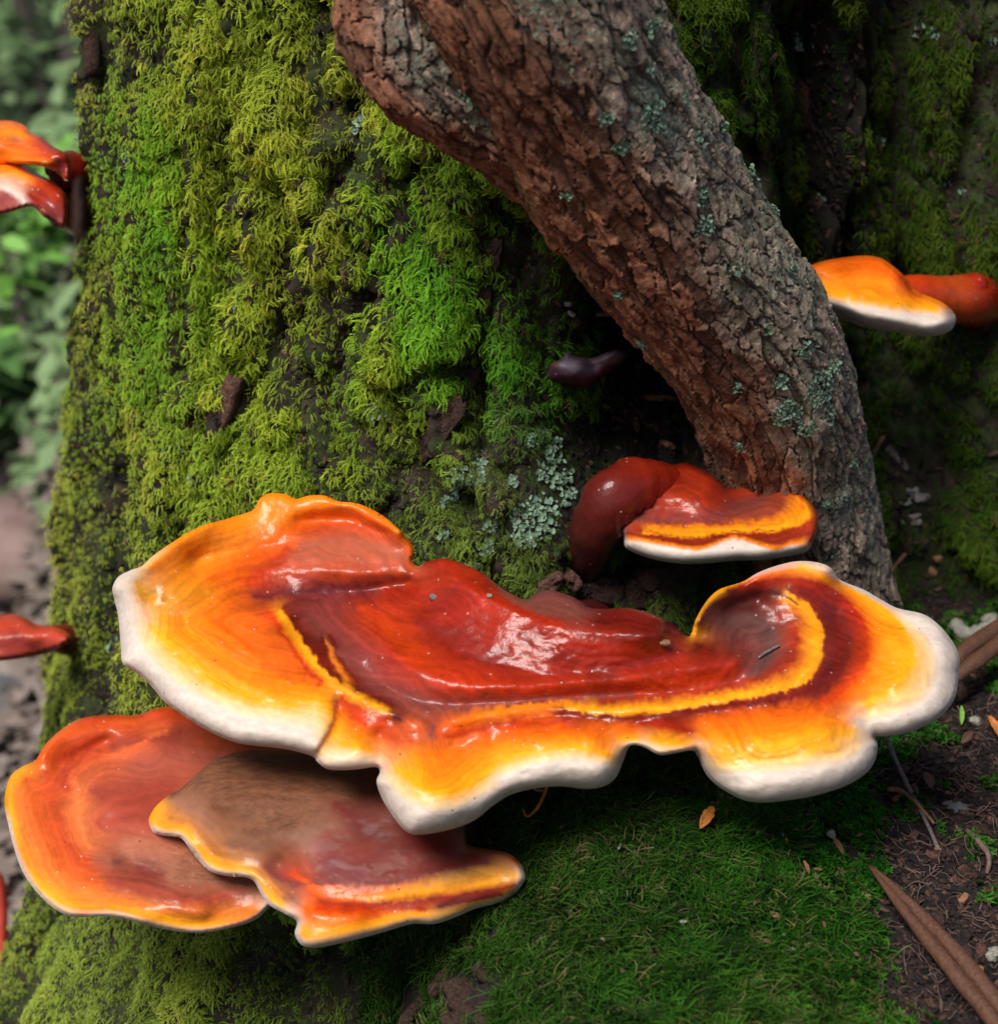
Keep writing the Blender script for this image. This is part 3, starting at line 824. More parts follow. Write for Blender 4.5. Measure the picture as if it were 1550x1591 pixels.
c_main = [
    (offset(BAND, 8), YL), (offset(BAND, 12), (.20, .018, .008, 1)),
    (offset([(434, 948), (456, 985), (481, 1020), (508, 1053), (524, 1066)], 4), YL), (offset([(434, 948), (456, 985), (481, 1020), (508, 1053), (524, 1066)], 8), DR),
    # left lobe
    ([(192, 915), (199, 960), (216, 1005), (262, 1058), (330, 1098), (400, 1124), (465, 1136), (487, 1150)], W_),
    ([(222, 985), (252, 1025), (305, 1068), (370, 1097), (440, 1110), (492, 1112)], CR),
    ([(238, 975), (270, 1015), (318, 1052), (375, 1082), (440, 1096), (500, 1090), (513, 1108)], Y_),
    ([(250, 958), (300, 985), (355, 1035), (425, 1066), (490, 1072)], YO),
    ([(330, 958), (378, 1000), (430, 1042), (490, 1056)], O_),
    ([(385, 955), (430, 990), (470, 1040)], (.66, .10, .01, 1.0)),
    ([(212, 905), (222, 930), (260, 935)], DY), ([(255, 905), (300, 915), (330, 925)], (.62, .20, .01, .9)),
    ([(232, 880), (262, 864), (300, 846)], YO), ([(270, 885), (330, 855), (400, 818), (450, 795)], (.78, .21, .01, .9)),
    ([(330, 900), (370, 872), (425, 838), (480, 806), (560, 800), (605, 822)], O_), ([(380, 905), (420, 880), (450, 855)], RO),
    ([(470, 826), (520, 815), (560, 816), (600, 832), (622, 848)], (.44, .055, .012, .8)),
    ([(470, 848), (530, 840), (590, 850), (630, 868)], DU), ([(450, 868), (530, 868), (610, 872)], (.42, .085, .04, .5)),
    ([(430, 893), (480, 890), (560, 892), (640, 890)], (.40, .045, .012, .8)),
    ([(395, 925), (430, 925), (470, 915), (520, 914), (580, 916)], (.12, .014, .016, 1.0)), ([(600, 918), (650, 915)], R_),
    ([(418, 950), (445, 992), (470, 1027), (500, 1062)], RO), ([(434, 948), (456, 985), (481, 1020), (508, 1053), (524, 1066)], YL), ([(446, 950), (468, 984), (493, 1018), (520, 1048)], DR),
    ([(506, 992), (520, 1030), (540, 1055)], (.62, .16, .012, .9)), ([(500, 985), (512, 1030), (530, 1056)], DR), ([(514, 990), (530, 1030), (552, 1058)], DR),
    ([(530, 1070), (560, 1086), (600, 1106)], YL), ([(545, 1066), (575, 1082), (612, 1100)], DR), ([(530, 1084), (560, 1104), (600, 1120)], RO),
    # crack between left and small lobe, small lobe
    ([(514, 1090), (515, 1112), (504, 1137), (487, 1164)], [YO, Y_, CR, W_]), ([(519, 1088), (520, 1112), (509, 1138), (492, 1168)], (.30, .10, .03, .3)), ([(524, 1092), (525, 1115), (514, 1141), (497, 1171)], [RO, YO, Y_, CR]),
    ([(545, 1115), (570, 1130)], RO), ([(540, 1138), (565, 1148)], YO), ([(530, 1158), (560, 1163), (578, 1168)], Y_), ([(520, 1176), (550, 1180), (575, 1180)], (.8, .6, .42, .3)),
    ([(585, 1140), (610, 1150), (640, 1150)], (.48, .06, .012, .8)), ([(592, 1165), (610, 1180)], (.62, .2, .06, .5)),
    ([(625, 1125), (650, 1130), (660, 1138)], (.62, .10, .02, .8)), ([(610, 1112), (622, 1118)], M_), ([(668, 1145), (676, 1128)], (.2, .05, .04, .5)),
    # red body
    ([(560, 945), (600, 985), (640, 1010)], RO), ([(480, 960), (540, 1030), (600, 1076), (680, 1100), (780, 1094), (900, 1084), (980, 1080)], PU),
    ([(480, 948), (540, 1000), (580, 1040)], (.2, .035, .03, .9)),
    ([(575, 955), (610, 1010), (660, 1048), (740, 1072), (850, 1075), (1000, 1068), (1110, 1048)], (.42, .028, .005, 1)),
    ([(650, 960), (720, 1015), (830, 1045), (950, 1040), (1060, 1015)], (.24, .014, .006, 1)),
    ([(680, 885), (740, 905), (800, 945), (870, 970)], (.36, .020, .005, 1)), ([(930, 962), (1000, 970), (1050, 995)], DR), ([(690, 930), (780, 975), (880, 1000), (980, 1000)], R_),
    ([(780, 918), (840, 950), (900, 955)], (.19, .05, .035, .5)), ([(1060, 1050), (1130, 1040), (1150, 1030)], R_), ([(1080, 1000), (1110, 1015)], DR),
    # right dish
    ([(1085, 970), (1105, 940), (1150, 925), (1200, 920), (1240, 935)], M_), ([(1098, 958), (1130, 945), (1170, 950)], (.07, .014, .012, 1)),
    ([(1130, 965), (1165, 960), (1198, 978), (1202, 1005), (1185, 1035), (1160, 1050)], PG),
    ([(1205, 935), (1228, 960), (1238, 1005), (1212, 1043), (1130, 1068), (1030, 1082), (930, 1090)], (.30, .026, .009, 1)),
    ([(1216, 926), (1252, 950), (1270, 985), (1264, 1028), (1236, 1058), (1180, 1073), (1100, 1085), (1030, 1096), (950, 1102), (850, 1094), (770, 1104), (700, 1124), (672, 1138)],
     [YL, YL, YL, YL, YL, YL, YL, YL, YL, YO, YO, O_, RO]),
    ([(1236, 940), (1250, 985), (1244, 1030), (1210, 1056), (1130, 1074), (1040, 1088)], (.52, .13, .012, .95)),
    ([(1240, 918), (1285, 945), (1300, 985), (1292, 1035), (1258, 1074), (1200, 1090), (1120, 1099), (1050, 1109), (960, 1117), (900, 1110), (860, 1106)], DR),
    ([(1262, 930), (1305, 960), (1318, 1010), (1300, 1055), (1262, 1085)], (.13, .013, .009, 1)),
    ([(1130, 918), (1180, 904), (1240, 900), (1290, 915), (1335, 960), (1345, 1020), (1318, 1064), (1272, 1096)], [DR, R_, R_, R_, R_, RO, RO, RO]),
    ([(1150, 908), (1190, 894), (1240, 887), (1300, 905), (1350, 945), (1372, 1000), (1356, 1055), (1310, 1090)], [RO, O_, YO, YO, YO, YO, YO, O_]),
    ([(1240, 880), (1310, 910), (1380, 952), (1415, 1000), (1408, 1050), (1345, 1098)], [Y_, Y_, Y_, Y_, Y_, Y_]),
    ([(1400, 965), (1436, 1000), (1440, 1050), (1415, 1088), (1350, 1110)], CR),
    ([(1290, 893), (1345, 922), (1410, 957), (1452, 1000), (1460, 1055), (1425, 1100), (1358, 1124), (1330, 1122)], W_),
    # lower right lobe
    ([(1090, 1122), (1180, 1112), (1270, 1106)], O_), ([(1090, 1146), (1180, 1140), (1280, 1124), (1310, 1128)], YO), ([(1104, 1168), (1180, 1165), (1290, 1144), (1325, 1136)], Y_),
    ([(1116, 1184), (1200, 1178), (1300, 1162)], (.74, .34, .03, .8)), ([(1120, 1194), (1210, 1188), (1310, 1172), (1336, 1146)], CR), ([(1118, 1204), (1200, 1203), (1312, 1188), (1350, 1158)], W_),
    # saddle
    ([(990, 1124), (1040, 1130), (1075, 1138)], R_), ([(1010, 1150), (1050, 1158), (1072, 1154)], Y_), ([(955, 1128), (985, 1138)], O_), ([(965, 1150), (990, 1150)], Y_),
    # front centre lobes
    ([(690, 1146), (740, 1136), (800, 1124), (890, 1124)], RO), ([(730, 1150), (800, 1140), (880, 1136), (940, 1138)], O_), ([(770, 1165), (830, 1152), (900, 1150), (945, 1160)], YO),
    ([(780, 1186), (830, 1168), (900, 1165), (950, 1176)], Y_), ([(785, 1196), (840, 1178), (900, 1174), (952, 1184)], CR), ([(775, 1212), (840, 1190), (900, 1185), (950, 1194)], W_),
    ([(670, 1160), (700, 1152), (735, 1160)], (.70, .13, .01, 1)), ([(640, 1172), (685, 1205), (735, 1196), (755, 1180)], YO), ([(614, 1192), (650, 1224), (700, 1234), (745, 1212), (770, 1190)], Y_),
    ([(606, 1208), (640, 1240), (700, 1250), (752, 1226)], CR), ([(602, 1222), (640, 1256), (700, 1264), (760, 1232)], W_),
]
h_main = [
    ([(180, 930), (190, 1010), (235, 1066), (320, 1134), (444, 1164), (488, 1172)], -1.0), ([(512, 1194), (585, 1192)], -2.0), ([(595, 1230), (640, 1292), (740, 1272)], -3.0),
    ([(790, 1234), (900, 1224), (955, 1206)], -1.0), ([(975, 1160), (1075, 1166)], 3.0), ([(1095, 1200), (1180, 1245), (1300, 1224), (1358, 1180)], -2.0), ([(1372, 1142), (1460, 1110), (1488, 1040)], -1.0),
    ([(1458, 972), (1395, 946), (1305, 902)], 3.0), ([(1290, 884), (1238, 873), (1180, 890), (1117, 917), (1080, 966)], 13.0), ([(1070, 988), (1040, 970)], 8.0),
    ([(1008, 955), (915, 946), (800, 928), (724, 880), (680, 870)], 13.0), ([(650, 882), (641, 868)], 6.0), ([(622, 828), (526, 782), (420, 770), (306, 823), (221, 880)], 15.0),
    ([(700, 892), (760, 925), (850, 965), (950, 980), (1030, 985)], 16.0), ([(650, 960), (720, 1020), (830, 1047), (950, 1042), (1060, 1018)], 7.5),
    ([(600, 1000), (660, 1050), (760, 1068), (900, 1062), (1050, 1042), (1150, 1025)], 7.5), ([(560, 1040), (640, 1090), (760, 1096), (900, 1084), (1050, 1078), (1150, 1060)], 1.5),
    ([(470, 995), (520, 1055), (600, 1105), (660, 1125)], 4.0), ([(700, 1118), (770, 1104), (850, 1095), (950, 1103), (1050, 1097), (1150, 1082), (1236, 1060), (1268, 1020), (1268, 970)], 4.5),
    ([(650, 1146), (750, 1130), (850, 1114), (940, 1122), (1050, 1112), (1150, 1103), (1262, 1084), (1302, 1020), (1298, 950)], 1.5),
    ([(640, 1225), (700, 1232)], 2.5), ([(690, 1165), (725, 1160)], -2.0), ([(770, 1185), (765, 1150)], -1.0), ([(820, 1150), (880, 1142), (930, 1152)], 5.0), ([(970, 1140), (1000, 1135)], 0.5), ([(1040, 1140)], 4.0),
    ([(1120, 1150), (1200, 1145), (1290, 1138)], 4.5), ([(1340, 1122), (1352, 1140)], -2.0), ([(1390, 1060), (1420, 1040), (1430, 1000)], 4.5), ([(1350, 1020), (1340, 960)], 3.0), ([(1400, 970)], 2.0), ([(1380, 985), (1400, 1005)], 5.5),
    ([(1150, 1000), (1190, 1010), (1200, 975)], 1.5), ([(1130, 950), (1180, 930)], 5.0), ([(1090, 990)], 5.0),
    ([(360, 928), (450, 928), (560, 918), (640, 906)], [3.5, 1.0, 0.0, 1.5]), ([(300, 870), (400, 850), (440, 850)], 7.0), ([(460, 812), (540, 806), (605, 832)], 8.5), ([(440, 795), (540, 790), (612, 822)], 13.0),
    ([(480, 862), (560, 860), (630, 876)], 7.5), ([(470, 885), (560, 890), (640, 892)], 6.0),
    ([(215, 960), (300, 962), (400, 958), (450, 955)], 4.8), ([(260, 1010), (350, 1000), (420, 1000)], 5.0), ([(330, 1070), (430, 1082), (500, 1085)], 3.0),
    ([(514, 1090), (515, 1114), (502, 1138), (486, 1166)], 2.2), ([(526, 1092), (528, 1116), (515, 1142), (500, 1170)], -0.6), ([(545, 1140), (560, 1165)], 1.0), ([(590, 1140), (592, 1180)], -2.5), ([(640, 1130)], 3.5), ([(612, 1118)], 0),
]
INFO_MAIN = bracket(main, pl_main, segs_main, c_main, h_main, step=2.4, hs=1.6)
def fstalk(root, path, radii, col, seg=20, jitter=.10, flat=1.0, name="stalk"):
    P = np.array([at_y(np.array(float(u)), np.array(float(v)), np.array(y)) for u, v, y in path])
    return tube(name, P, radii, MAT["fungus"], root, seg, jitter, flat, col, sub=8)
fstalk(main, [(880, 1000, .05), (895, 1000, .09), (900, 1000, .14), (900, 1010, .20)], [.014, .018, .021, .024], [M_, M_, (.05, .012, .01, .6), (.05, .012, .01, .5)])

# ---- dusty bracket under it, with a scalloped rim
mid = tag(empty("bracket_fungus"), "brown dust-coated bracket fungus with orange scalloped rim under the broad one", "fungus")
pl_mid = Plane(520, 1330, -0.022, 12.0, 0.0)
segs_mid = [
    ([(231, 1276), (236, 1262), (245, 1250)], 3, 8, Y_), ([(262, 1236), (280, 1226), (300, 1208), (319, 1191), (348, 1174), (390, 1166), (450, 1166)], 3, 8, BR),
    ([(520, 1160), (600, 1150), (680, 1180), (716, 1240), (722, 1290)], 3, 8, BD), ([(726, 1312), (755, 1319), (787, 1325), (806, 1339)], 3, 8, (.2, .06, .03, .4)),
    ([(815, 1358), (813, 1372), (794, 1394), (771, 1404), (739, 1412), (706, 1426), (674, 1436), (639, 1436), (594, 1449), (545, 1462)], 5.5, 16, W_),
    ([(497, 1472), (471, 1470), (458, 1452), (461, 1432)], 7, 20, W_), ([(442, 1420), (419, 1407), (405, 1388), (394, 1369), (378, 1363), (355, 1362), (326, 1354), (305, 1333), (284, 1305), (270, 1300), (255, 1299), (238, 1293)], 4.5, 11, W_)]
c_mid = [
    ([(240, 1280), (258, 1286), (285, 1290), (306, 1315), (325, 1338), (356, 1350), (382, 1352), (402, 1370), (415, 1392), (440, 1408)], Y_),
    ([(262, 1272), (290, 1280), (315, 1305), (340, 1330), (385, 1340), (410, 1362), (440, 1395)], (.5, .17, .03, .8)),
    ([(270, 1245), (300, 1260), (330, 1290)], (.28, .12, .07, .4)),
    ([(300, 1225), (360, 1200), (430, 1200), (500, 1215), (540, 1240)], BR), ([(330, 1250), (400, 1245), (470, 1260), (440, 1290), (380, 1290)], BR), ([(390, 1180), (480, 1190), (540, 1200)], BD),
    ([(350, 1310), (400, 1320), (460, 1300), (520, 1280)], (.19, .075, .04, .08)),
    ([(410, 1345), (440, 1370), (500, 1372), (600, 1372), (700, 1350), (760, 1340)], (.16, .032, .027, .12)),
    ([(500, 1300), (540, 1330), (600, 1355), (680, 1350), (740, 1335)], (.16, .020, .012, .14)), ([(520, 1250), (560, 1280), (620, 1310), (700, 1330)], (.12, .012, .008, .14)), ([(500, 1340), (560, 1365)], (.16, .028, .03, .2)),
    ([(452, 1362), (500, 1380), (560, 1388), (620, 1384), (690, 1366), (750, 1350), (795, 1346)], [RO, O_, O_, YO, (.5, .22, .05, .6), (.5, .2, .04, .6), (.35, .14, .04, .5)]),
    ([(520, 1392), (580, 1396), (640, 1390), (700, 1380), (760, 1372), (806, 1362)], [O_, YO, YL, YL, Y_, (.6, .28, .05, .6)]),
    ([(500, 1400), (560, 1405), (630, 1402), (690, 1394), (760, 1384), (800, 1376)], (.30, .028, .012, 1)),
    ([(490, 1412), (560, 1414), (630, 1412), (660, 1415)], RO), ([(680, 1410), (730, 1400), (780, 1390)], (.13, .018, .016, 1)),
    ([(475, 1408), (480, 1425), (540, 1428), (590, 1424)], O_), ([(470, 1440), (475, 1455), (530, 1448), (590, 1436), (630, 1424), (670, 1422)], Y_),
    ([(680, 1425), (720, 1414), (770, 1398), (800, 1384)], (.6, .30, .06, .5)), ([(440, 1395), (465, 1398)], (.3, .10, .06, .6)),
]
h_mid = [([(233, 1280), (300, 1330), (356, 1360), (400, 1380), (440, 1418)], -2), ([(460, 1450), (497, 1470), (600, 1446), (700, 1426), (800, 1390)], -4), ([(812, 1360), (790, 1328), (730, 1314)], 4),
         ([(300, 1210), (390, 1168), (520, 1162), (680, 1182), (722, 1290)], 10), ([(340, 1250), (450, 1230), (560, 1240), (640, 1260)], 14), ([(420, 1300), (520, 1310)], 8), ([(560, 1300), (640, 1320), (700, 1325)], 9),
         ([(270, 1262), (320, 1290)], 4), ([(350, 1330), (400, 1340)], 2), ([(445, 1360), (430, 1340)], 0), ([(500, 1375), (600, 1385), (700, 1370), (780, 1350)], 2.5), ([(500, 1402), (600, 1404), (700, 1394), (790, 1378)], 0), ([(480, 1420), (560, 1425)], 1.5)]
bracket(mid, pl_mid, segs_mid, c_mid, h_mid, step=2.6, under_bulge=5, ripple=.10, hs=1.4, rim_px=5.5)
fstalk(mid, [(620, 1215, .02), (680, 1200, .075), (700, 1190, .14)], [.018, .022, .024], BD)
fstalk(mid, [(700, 1306, .0), (735, 1298, .03), (750, 1280, .09), (752, 1270, .13)], [.006, .011, .015, .016], (.05, .018, .014, .25), name="back_lobe")

# ---- rust-red bracket at the lower left
low = tag(empty("bracket_fungus"), "rust-red rounded bracket fungus with thin white edge partly beneath the dusty one", "fungus")
pl_low = Plane(200, 1280, 0.020, 13.0, 0.0)
segs_low = [
    ([(7, 1252), (9, 1228), (17, 1205), (35, 1191)], 4, 9, Y_), ([(55, 1181), (71, 1156), (99, 1131)], 4, 9, O_), ([(131, 1115), (177, 1111), (213, 1111), (241, 1101), (266, 1098), (285, 1104)], 4, 9, RO),
    ([(340, 1110), (400, 1125), (450, 1150), (480, 1200), (490, 1270), (480, 1330), (450, 1380)], 4, 9, DU),
    ([(419, 1409), (397, 1429), (362, 1441), (309, 1450), (248, 1443), (199, 1429), (163, 1424), (117, 1425), (89, 1415), (60, 1390), (35, 1354), (21, 1315), (13, 1282)], 4.2, 10, W_)]
dk = (.40, .075, .035, .5)
c_low = [
    ([(16, 1250), (24, 1295), (38, 1335), (64, 1378), (95, 1402), (130, 1412), (180, 1412), (250, 1430), (310, 1438), (370, 1430), (400, 1415)], [Y_, Y_, YO, Y_, Y_, YO, YO, Y_, Y_, YO, YO]),
    ([(24, 1225), (30, 1260), (40, 1300), (60, 1340), (95, 1375), (150, 1395), (210, 1405), (300, 1424), (380, 1412)], (.62, .16, .02, .85)),
    ([(40, 1210), (55, 1260), (70, 1310), (105, 1350), (160, 1375)], (.52, .082, .012, .9)), ([(70, 1200), (85, 1260), (105, 1310), (140, 1345)], (.46, .058, .012, .9)),
    ([(75, 1170), (110, 1145), (160, 1128), (230, 1122)], (.55, .075, .015, .9)), ([(90, 1180), (130, 1165), (150, 1158)], (.40, .04, .012, .9)),
    ([(100, 1200), (108, 1230)], (.36, .04, .014, .9)), ([(118, 1215), (122, 1250), (128, 1290), (140, 1315)], (.66, .16, .04, .8)),
    ([(135, 1195), (200, 1165), (260, 1135)], (.55, .10, .03, .8)), ([(170, 1160), (230, 1150), (280, 1140)], (.26, .038, .022, .6)),
    ([(140, 1230), (200, 1230), (270, 1220)], (.33, .052, .030, .5)), ([(150, 1280), (210, 1270), (260, 1270)], (.34, .048, .026, .5)), ([(200, 1190), (300, 1180), (380, 1175)], (.34, .075, .045, .3)),
    ([(190, 1320), (240, 1320), (290, 1320)], (.36, .12, .065, .0)), ([(260, 1360), (330, 1370), (400, 1380)], (.25, .09, .05, .0)), ([(300, 1330), (360, 1360)], (.22, .08, .045, .0)),
    ([(165, 1370), (230, 1390), (300, 1400), (380, 1390)], (.28, .045, .024, .8)), ([(150, 1335), (175, 1345)], (.28, .07, .04, .5)),
    ([(175, 1335), (185, 1340)], (.12, .03, .02, .3)), ([(215, 1350), (240, 1355), (256, 1360)], (.16, .03, .02, .5)),
    ([(310, 1150), (400, 1160)], (.40, .06, .02, .6)),
]
h_low = [([(10, 1250), (40, 1360), (120, 1424), (250, 1442), (400, 1426)], -4), ([(60, 1175), (140, 1115), (260, 1100)], 7), ([(400, 1126), (480, 1200), (480, 1330), (440, 1390)], 4),
         ([(40, 1220), (60, 1300), (110, 1370), (200, 1405), (320, 1420)], 1.0), ([(90, 1190), (110, 1250), (130, 1310), (180, 1370), (280, 1395)], 2.5), ([(112, 1200), (125, 1260), (145, 1320)], 3.5), ([(150, 1250), (250, 1250), (330, 1250)], 7), ([(200, 1340), (250, 1356)], 2.0), ([(220, 1325), (280, 1340)], 5),
         ([(110, 1180), (150, 1160), (170, 1150)], 1.5), ([(120, 1150), (200, 1128)], 6), ([(190, 1150), (260, 1130)], 5)]
bracket(low, pl_low, segs_low, c_low, h_low, step=2.6, under_bulge=4, ripple=.14, hs=1.5, rim_px=4.5)
fstalk(low, [(380, 1230, .06), (420, 1210, .10), (440, 1200, .16)], [.014, .018, .022], DR)

# ---- smaller bracket on its own bent stalk beside the leaning stem
upr = tag(empty("bracket_fungus"), "small glossy dark red bracket fungus on a bent stalk below the leaning stem", "fungus")
pl_up = Plane(1110, 800, 0.115, 7.0, 0.0)
segs_up = [
    ([(963, 822), (963, 800), (972, 775), (985, 748), (1000, 728)], 6, 16, DR), ([(1019, 720), (1045, 722), (1064, 719), (1087, 727), (1110, 740), (1127, 755), (1136, 757)], 5, 10, R_),
    ([(1152, 751), (1186, 744), (1218, 750), (1243, 764)], 3, 8, RO), ([(1260, 781), (1270, 801), (1269, 823), (1262, 842)], 6, 14, RO),
    ([(1253, 857), (1226, 864), (1186, 870), (1144, 871), (1101, 875), (1059, 876), (1019, 870), (988, 860), (971, 850), (968, 836)], 10, 32, W_)]
c_up = [
    (offset([(1000, 825), (1040, 829), (1080, 833), (1120, 825), (1160, 822), (1200, 823), (1240, 812)], -3), YL), (offset([(1000, 825), (1040, 829), (1080, 833), (1120, 825), (1160, 822), (1200, 823), (1240, 812)], -6), (.28, .024, .008, 1)),
    ([(974, 842), (1000, 846), (1040, 852), (1085, 857), (1110, 849), (1140, 841), (1180, 850), (1204, 858), (1225, 850), (1245, 851)], W_),
    ([(975, 836), (1000, 840), (1040, 847), (1085, 853), (1110, 845), (1140, 836), (1180, 846), (1204, 853), (1228, 845), (1250, 843)], YO),
    ([(974, 828), (1000, 834), (1040, 841), (1085, 847), (1112, 839), (1142, 829), (1180, 838), (1206, 845), (1235, 836), (1258, 828)], (.24, .022, .009, 1)),
    ([(985, 822), (1020, 829), (1060, 834), (1085, 836), (1130, 826), (1190, 825), (1235, 820), (1262, 808)], (.30, .03, .009, 1)),
    ([(1000, 825), (1040, 829), (1080, 833), (1120, 825), (1160, 822), (1200, 823), (1240, 812), (1256, 795), (1240, 775)], YL),
    ([(1010, 818), (1060, 822), (1120, 816), (1180, 814), (1220, 805), (1236, 785)], YO), ([(980, 812), (1040, 814), (1110, 812), (1170, 806), (1212, 790), (1215, 770)], (.30, .05, .02, 1)),
    ([(970, 806), (1020, 808), (1080, 810), (1130, 800)], (.20, .04, .035, .9)), ([(1140, 790), (1180, 775), (1195, 765)], PU), ([(1150, 760), (1190, 755), (1215, 760)], RO), ([(1240, 770), (1250, 790)], O_),
    ([(1000, 745), (1060, 740), (1100, 760)], (.34, .028, .008, 1)), ([(1000, 775), (1050, 780), (1110, 785)], (.36, .03, .008, 1)), ([(975, 790), (985, 770)], (.16, .025, .02, 1)), ([(1040, 738), (1060, 742)], DR)]
h_up = [([(971, 845), (1050, 872), (1186, 868), (1250, 855)], 0), ([(965, 815), (972, 780)], 2), ([(1000, 730), (1060, 722), (1110, 742)], 16), ([(1150, 753), (1218, 752), (1260, 785)], 5), ([(1010, 760), (1060, 765), (1100, 775)], 13), ([(985, 795), (1050, 800), (1110, 805)], 5),
        ([(1140, 785), (1190, 780)], 1.5), ([(1000, 822), (1085, 828), (1180, 818), (1235, 800)], 3.5), ([(1130, 765)], 5), ([(1000, 838), (1085, 848), (1200, 846)], 2)]
bracket(upr, pl_up, segs_up, c_up, h_up, step=2.2, under_bulge=5, warp=4.0, hs=.85, blur_n=40, ripple=.12)
fstalk(upr, [(905, 925, .165), (905, 885, .140), (922, 832, .118), (950, 778, .112), (992, 752, .120), (1040, 752, .130)], [.008, .0098, .0112, .0128, .0118, .008], [(.03, .008, .007, .3), (.03, .008, .007, .5), (.045, .010, .008, .7), (.10, .011, .008, 1), (.24, .016, .006, 1), R_], seg=28, jitter=.08)

# ---- bracket half hidden behind the leaning stem, on the far lobe of the trunk
far = tag(empty("bracket_fungus"), "orange bracket fungus with thick white front behind the leaning stem", "fungus")
pl_far = Plane(1380, 465, 0.20, 4.0, 3.0)
segs_far = [
    ([(1240, 440), (1255, 415), (1280, 405), (1309, 400), (1341, 397), (1365, 400), (1383, 410), (1408, 432)], 3, 7, O_), ([(1422, 451), (1454, 465), (1470, 474)], 4, 9, YO),
    ([(1482, 487), (1484, 500), (1475, 514), (1447, 522), (1390, 516), (1341, 508), (1312, 498), (1265, 482), (1244, 462)], 12, 34, W_)]
c_far = [([(1260, 460), (1300, 472), (1360, 482), (1420, 490), (1465, 492)], W_), ([(1260, 448), (1300, 460), (1360, 470), (1420, 478), (1455, 480)], Y_), ([(1270, 430), (1310, 440), (1360, 455), (1410, 464), (1435, 466)], YO),
         ([(1300, 418), (1350, 415), (1385, 425)], O_), ([(1390, 425), (1412, 445), (1430, 458)], RO), ([(1330, 440), (1350, 436), (1380, 440)], (.8, .24, .01, .9))]
h_far = [([(1250, 465), (1341, 507), (1470, 510)], -2), ([(1260, 412), (1341, 399), (1400, 428)], 12), ([(1430, 455), (1470, 478)], 2), ([(1300, 435), (1360, 432), (1390, 440)], 9), ([(1300, 460), (1400, 470)], 5)]
bracket(far, pl_far, segs_far, c_far, h_far, step=3.0, under_bulge=5)
fstalk(far, [(1385, 452, .215), (1420, 458, .225), (1465, 464, .238), (1505, 466, .255), (1530, 470, .30)], [.006, .0095, .0105, .0125, .015], [RO, RO, (.45, .06, .01, 1), R_, DR], seg=22, jitter=.03)
fstalk(far, [(1500, 455, .245), (1512, 445, .248), (1522, 455, .262)], [.004, .0062, .006], R_, seg=12, name="knob")

# ---- brackets on the left flank of the trunk
def flank(label, plane, segs, cols, hs, stalk=None, step=3.2):
    e = tag(empty("bracket_fungus"), label, "fungus")
    bracket(e, plane, segs, cols, hs, step=step, under_bulge=3)
    if stalk: fstalk(e, *stalk)
    return e
yl = 0.265
flank("upper orange bracket fungus on the left flank of the trunk", Plane(40, 235, yl, 6, 0),
      [([(-90, 215), (-60, 195), (-20, 190), (0, 187), (21, 188), (39, 195), (48, 206)], 3, 7, O_), ([(64, 213), (82, 227), (106, 241), (112, 262), (104, 281)], 4, 9, R_), ([(88, 268), (64, 258), (40, 256), (0, 258), (-50, 262), (-90, 245)], 5, 12, YO)],
      [([(-60, 225), (0, 225), (36, 232), (60, 245)], O_), ([(-40, 205), (10, 200), (40, 212)], YO), ([(55, 225), (80, 245)], (.5, .055, .01, 1)), ([(90, 250), (100, 268)], (.16, .015, .03, 1)), ([(20, 215), (35, 220)], (.45, .12, .04, .7))],
      [([(-80, 240), (0, 256), (90, 268)], -2), ([(-60, 198), (30, 192), (100, 240)], 10), ([(-20, 225), (40, 228), (80, 250)], 7), ([(10, 240)], 4)], ([(85, 255, yl - .004), (110, 268, yl + .005), (140, 280, yl + .04)], [.006, .010, .012], DR))
flank("lower orange and maroon bracket fungus on the left flank of the trunk", Plane(40, 290, yl - .015, 8, 0),
      [([(-90, 280), (-50, 258), (0, 251), (18, 247), (35, 254), (50, 265)], 3, 7, O_), ([(78, 280), (101, 300), (106, 320)], 4, 9, R_), ([(99, 352), (70, 338), (50, 320)], 3, 8, (.22, .05, .04, .7)), ([(20, 328), (0, 333), (-60, 335), (-90, 305)], 3, 8, (.30, .06, .05, .6))],
      [([(-60, 270), (0, 265), (30, 268), (44, 280)], YO), ([(-60, 296), (0, 292), (24, 300), (38, 314)], W_), ([(-60, 300), (0, 298), (30, 316)], (.30, .06, .05, .6)), ([(60, 290), (85, 310)], RO), ([(75, 312), (95, 330)], (.25, .03, .03, 1)), ([(44, 300), (60, 318)], R_)],
      [([(-80, 320), (0, 332), (90, 350)], -6), ([(-60, 262), (30, 254), (95, 300)], 8), ([(-40, 290), (30, 295), (60, 315)], 3), ([(0, 275), (40, 280)], 7)], ([(85, 318, yl - .01), (105, 326, yl + .0), (135, 335, yl + .04)], [.006, .010, .012], DR))
flank("dull red tongue-like bracket fungus on the left flank of the trunk", Plane(40, 990, yl - .03, 6, 0),
      [([(-100, 985), (-50, 962), (0, 956), (21, 954), (39, 960), (57, 970), (89, 975), (108, 986)], 4, 9, (.42, .05, .02, .6)), ([(112, 995), (100, 1003), (78, 1013), (53, 1020), (0, 1027), (-60, 1028), (-100, 1010)], 5, 12, (.38, .06, .04, .5))],
      [([(-60, 980), (0, 975), (50, 985), (90, 988)], (.40, .045, .02, .6)), ([(-60, 1005), (0, 1002), (40, 1005)], (.30, .035, .025, .5)), ([(25, 985), (40, 1000), (60, 1008)], (.22, .025, .02, .5))],
      [([(-80, 1015), (0, 1024), (80, 1012)], -2), ([(-60, 965), (30, 958), (100, 984)], 9), ([(-20, 985), (60, 990)], 7), ([(30, 1000)], 3)], ([(80, 992, yl - .03), (108, 995, yl - .01), (140, 1000, yl + .04)], [.006, .008, .009], DR))
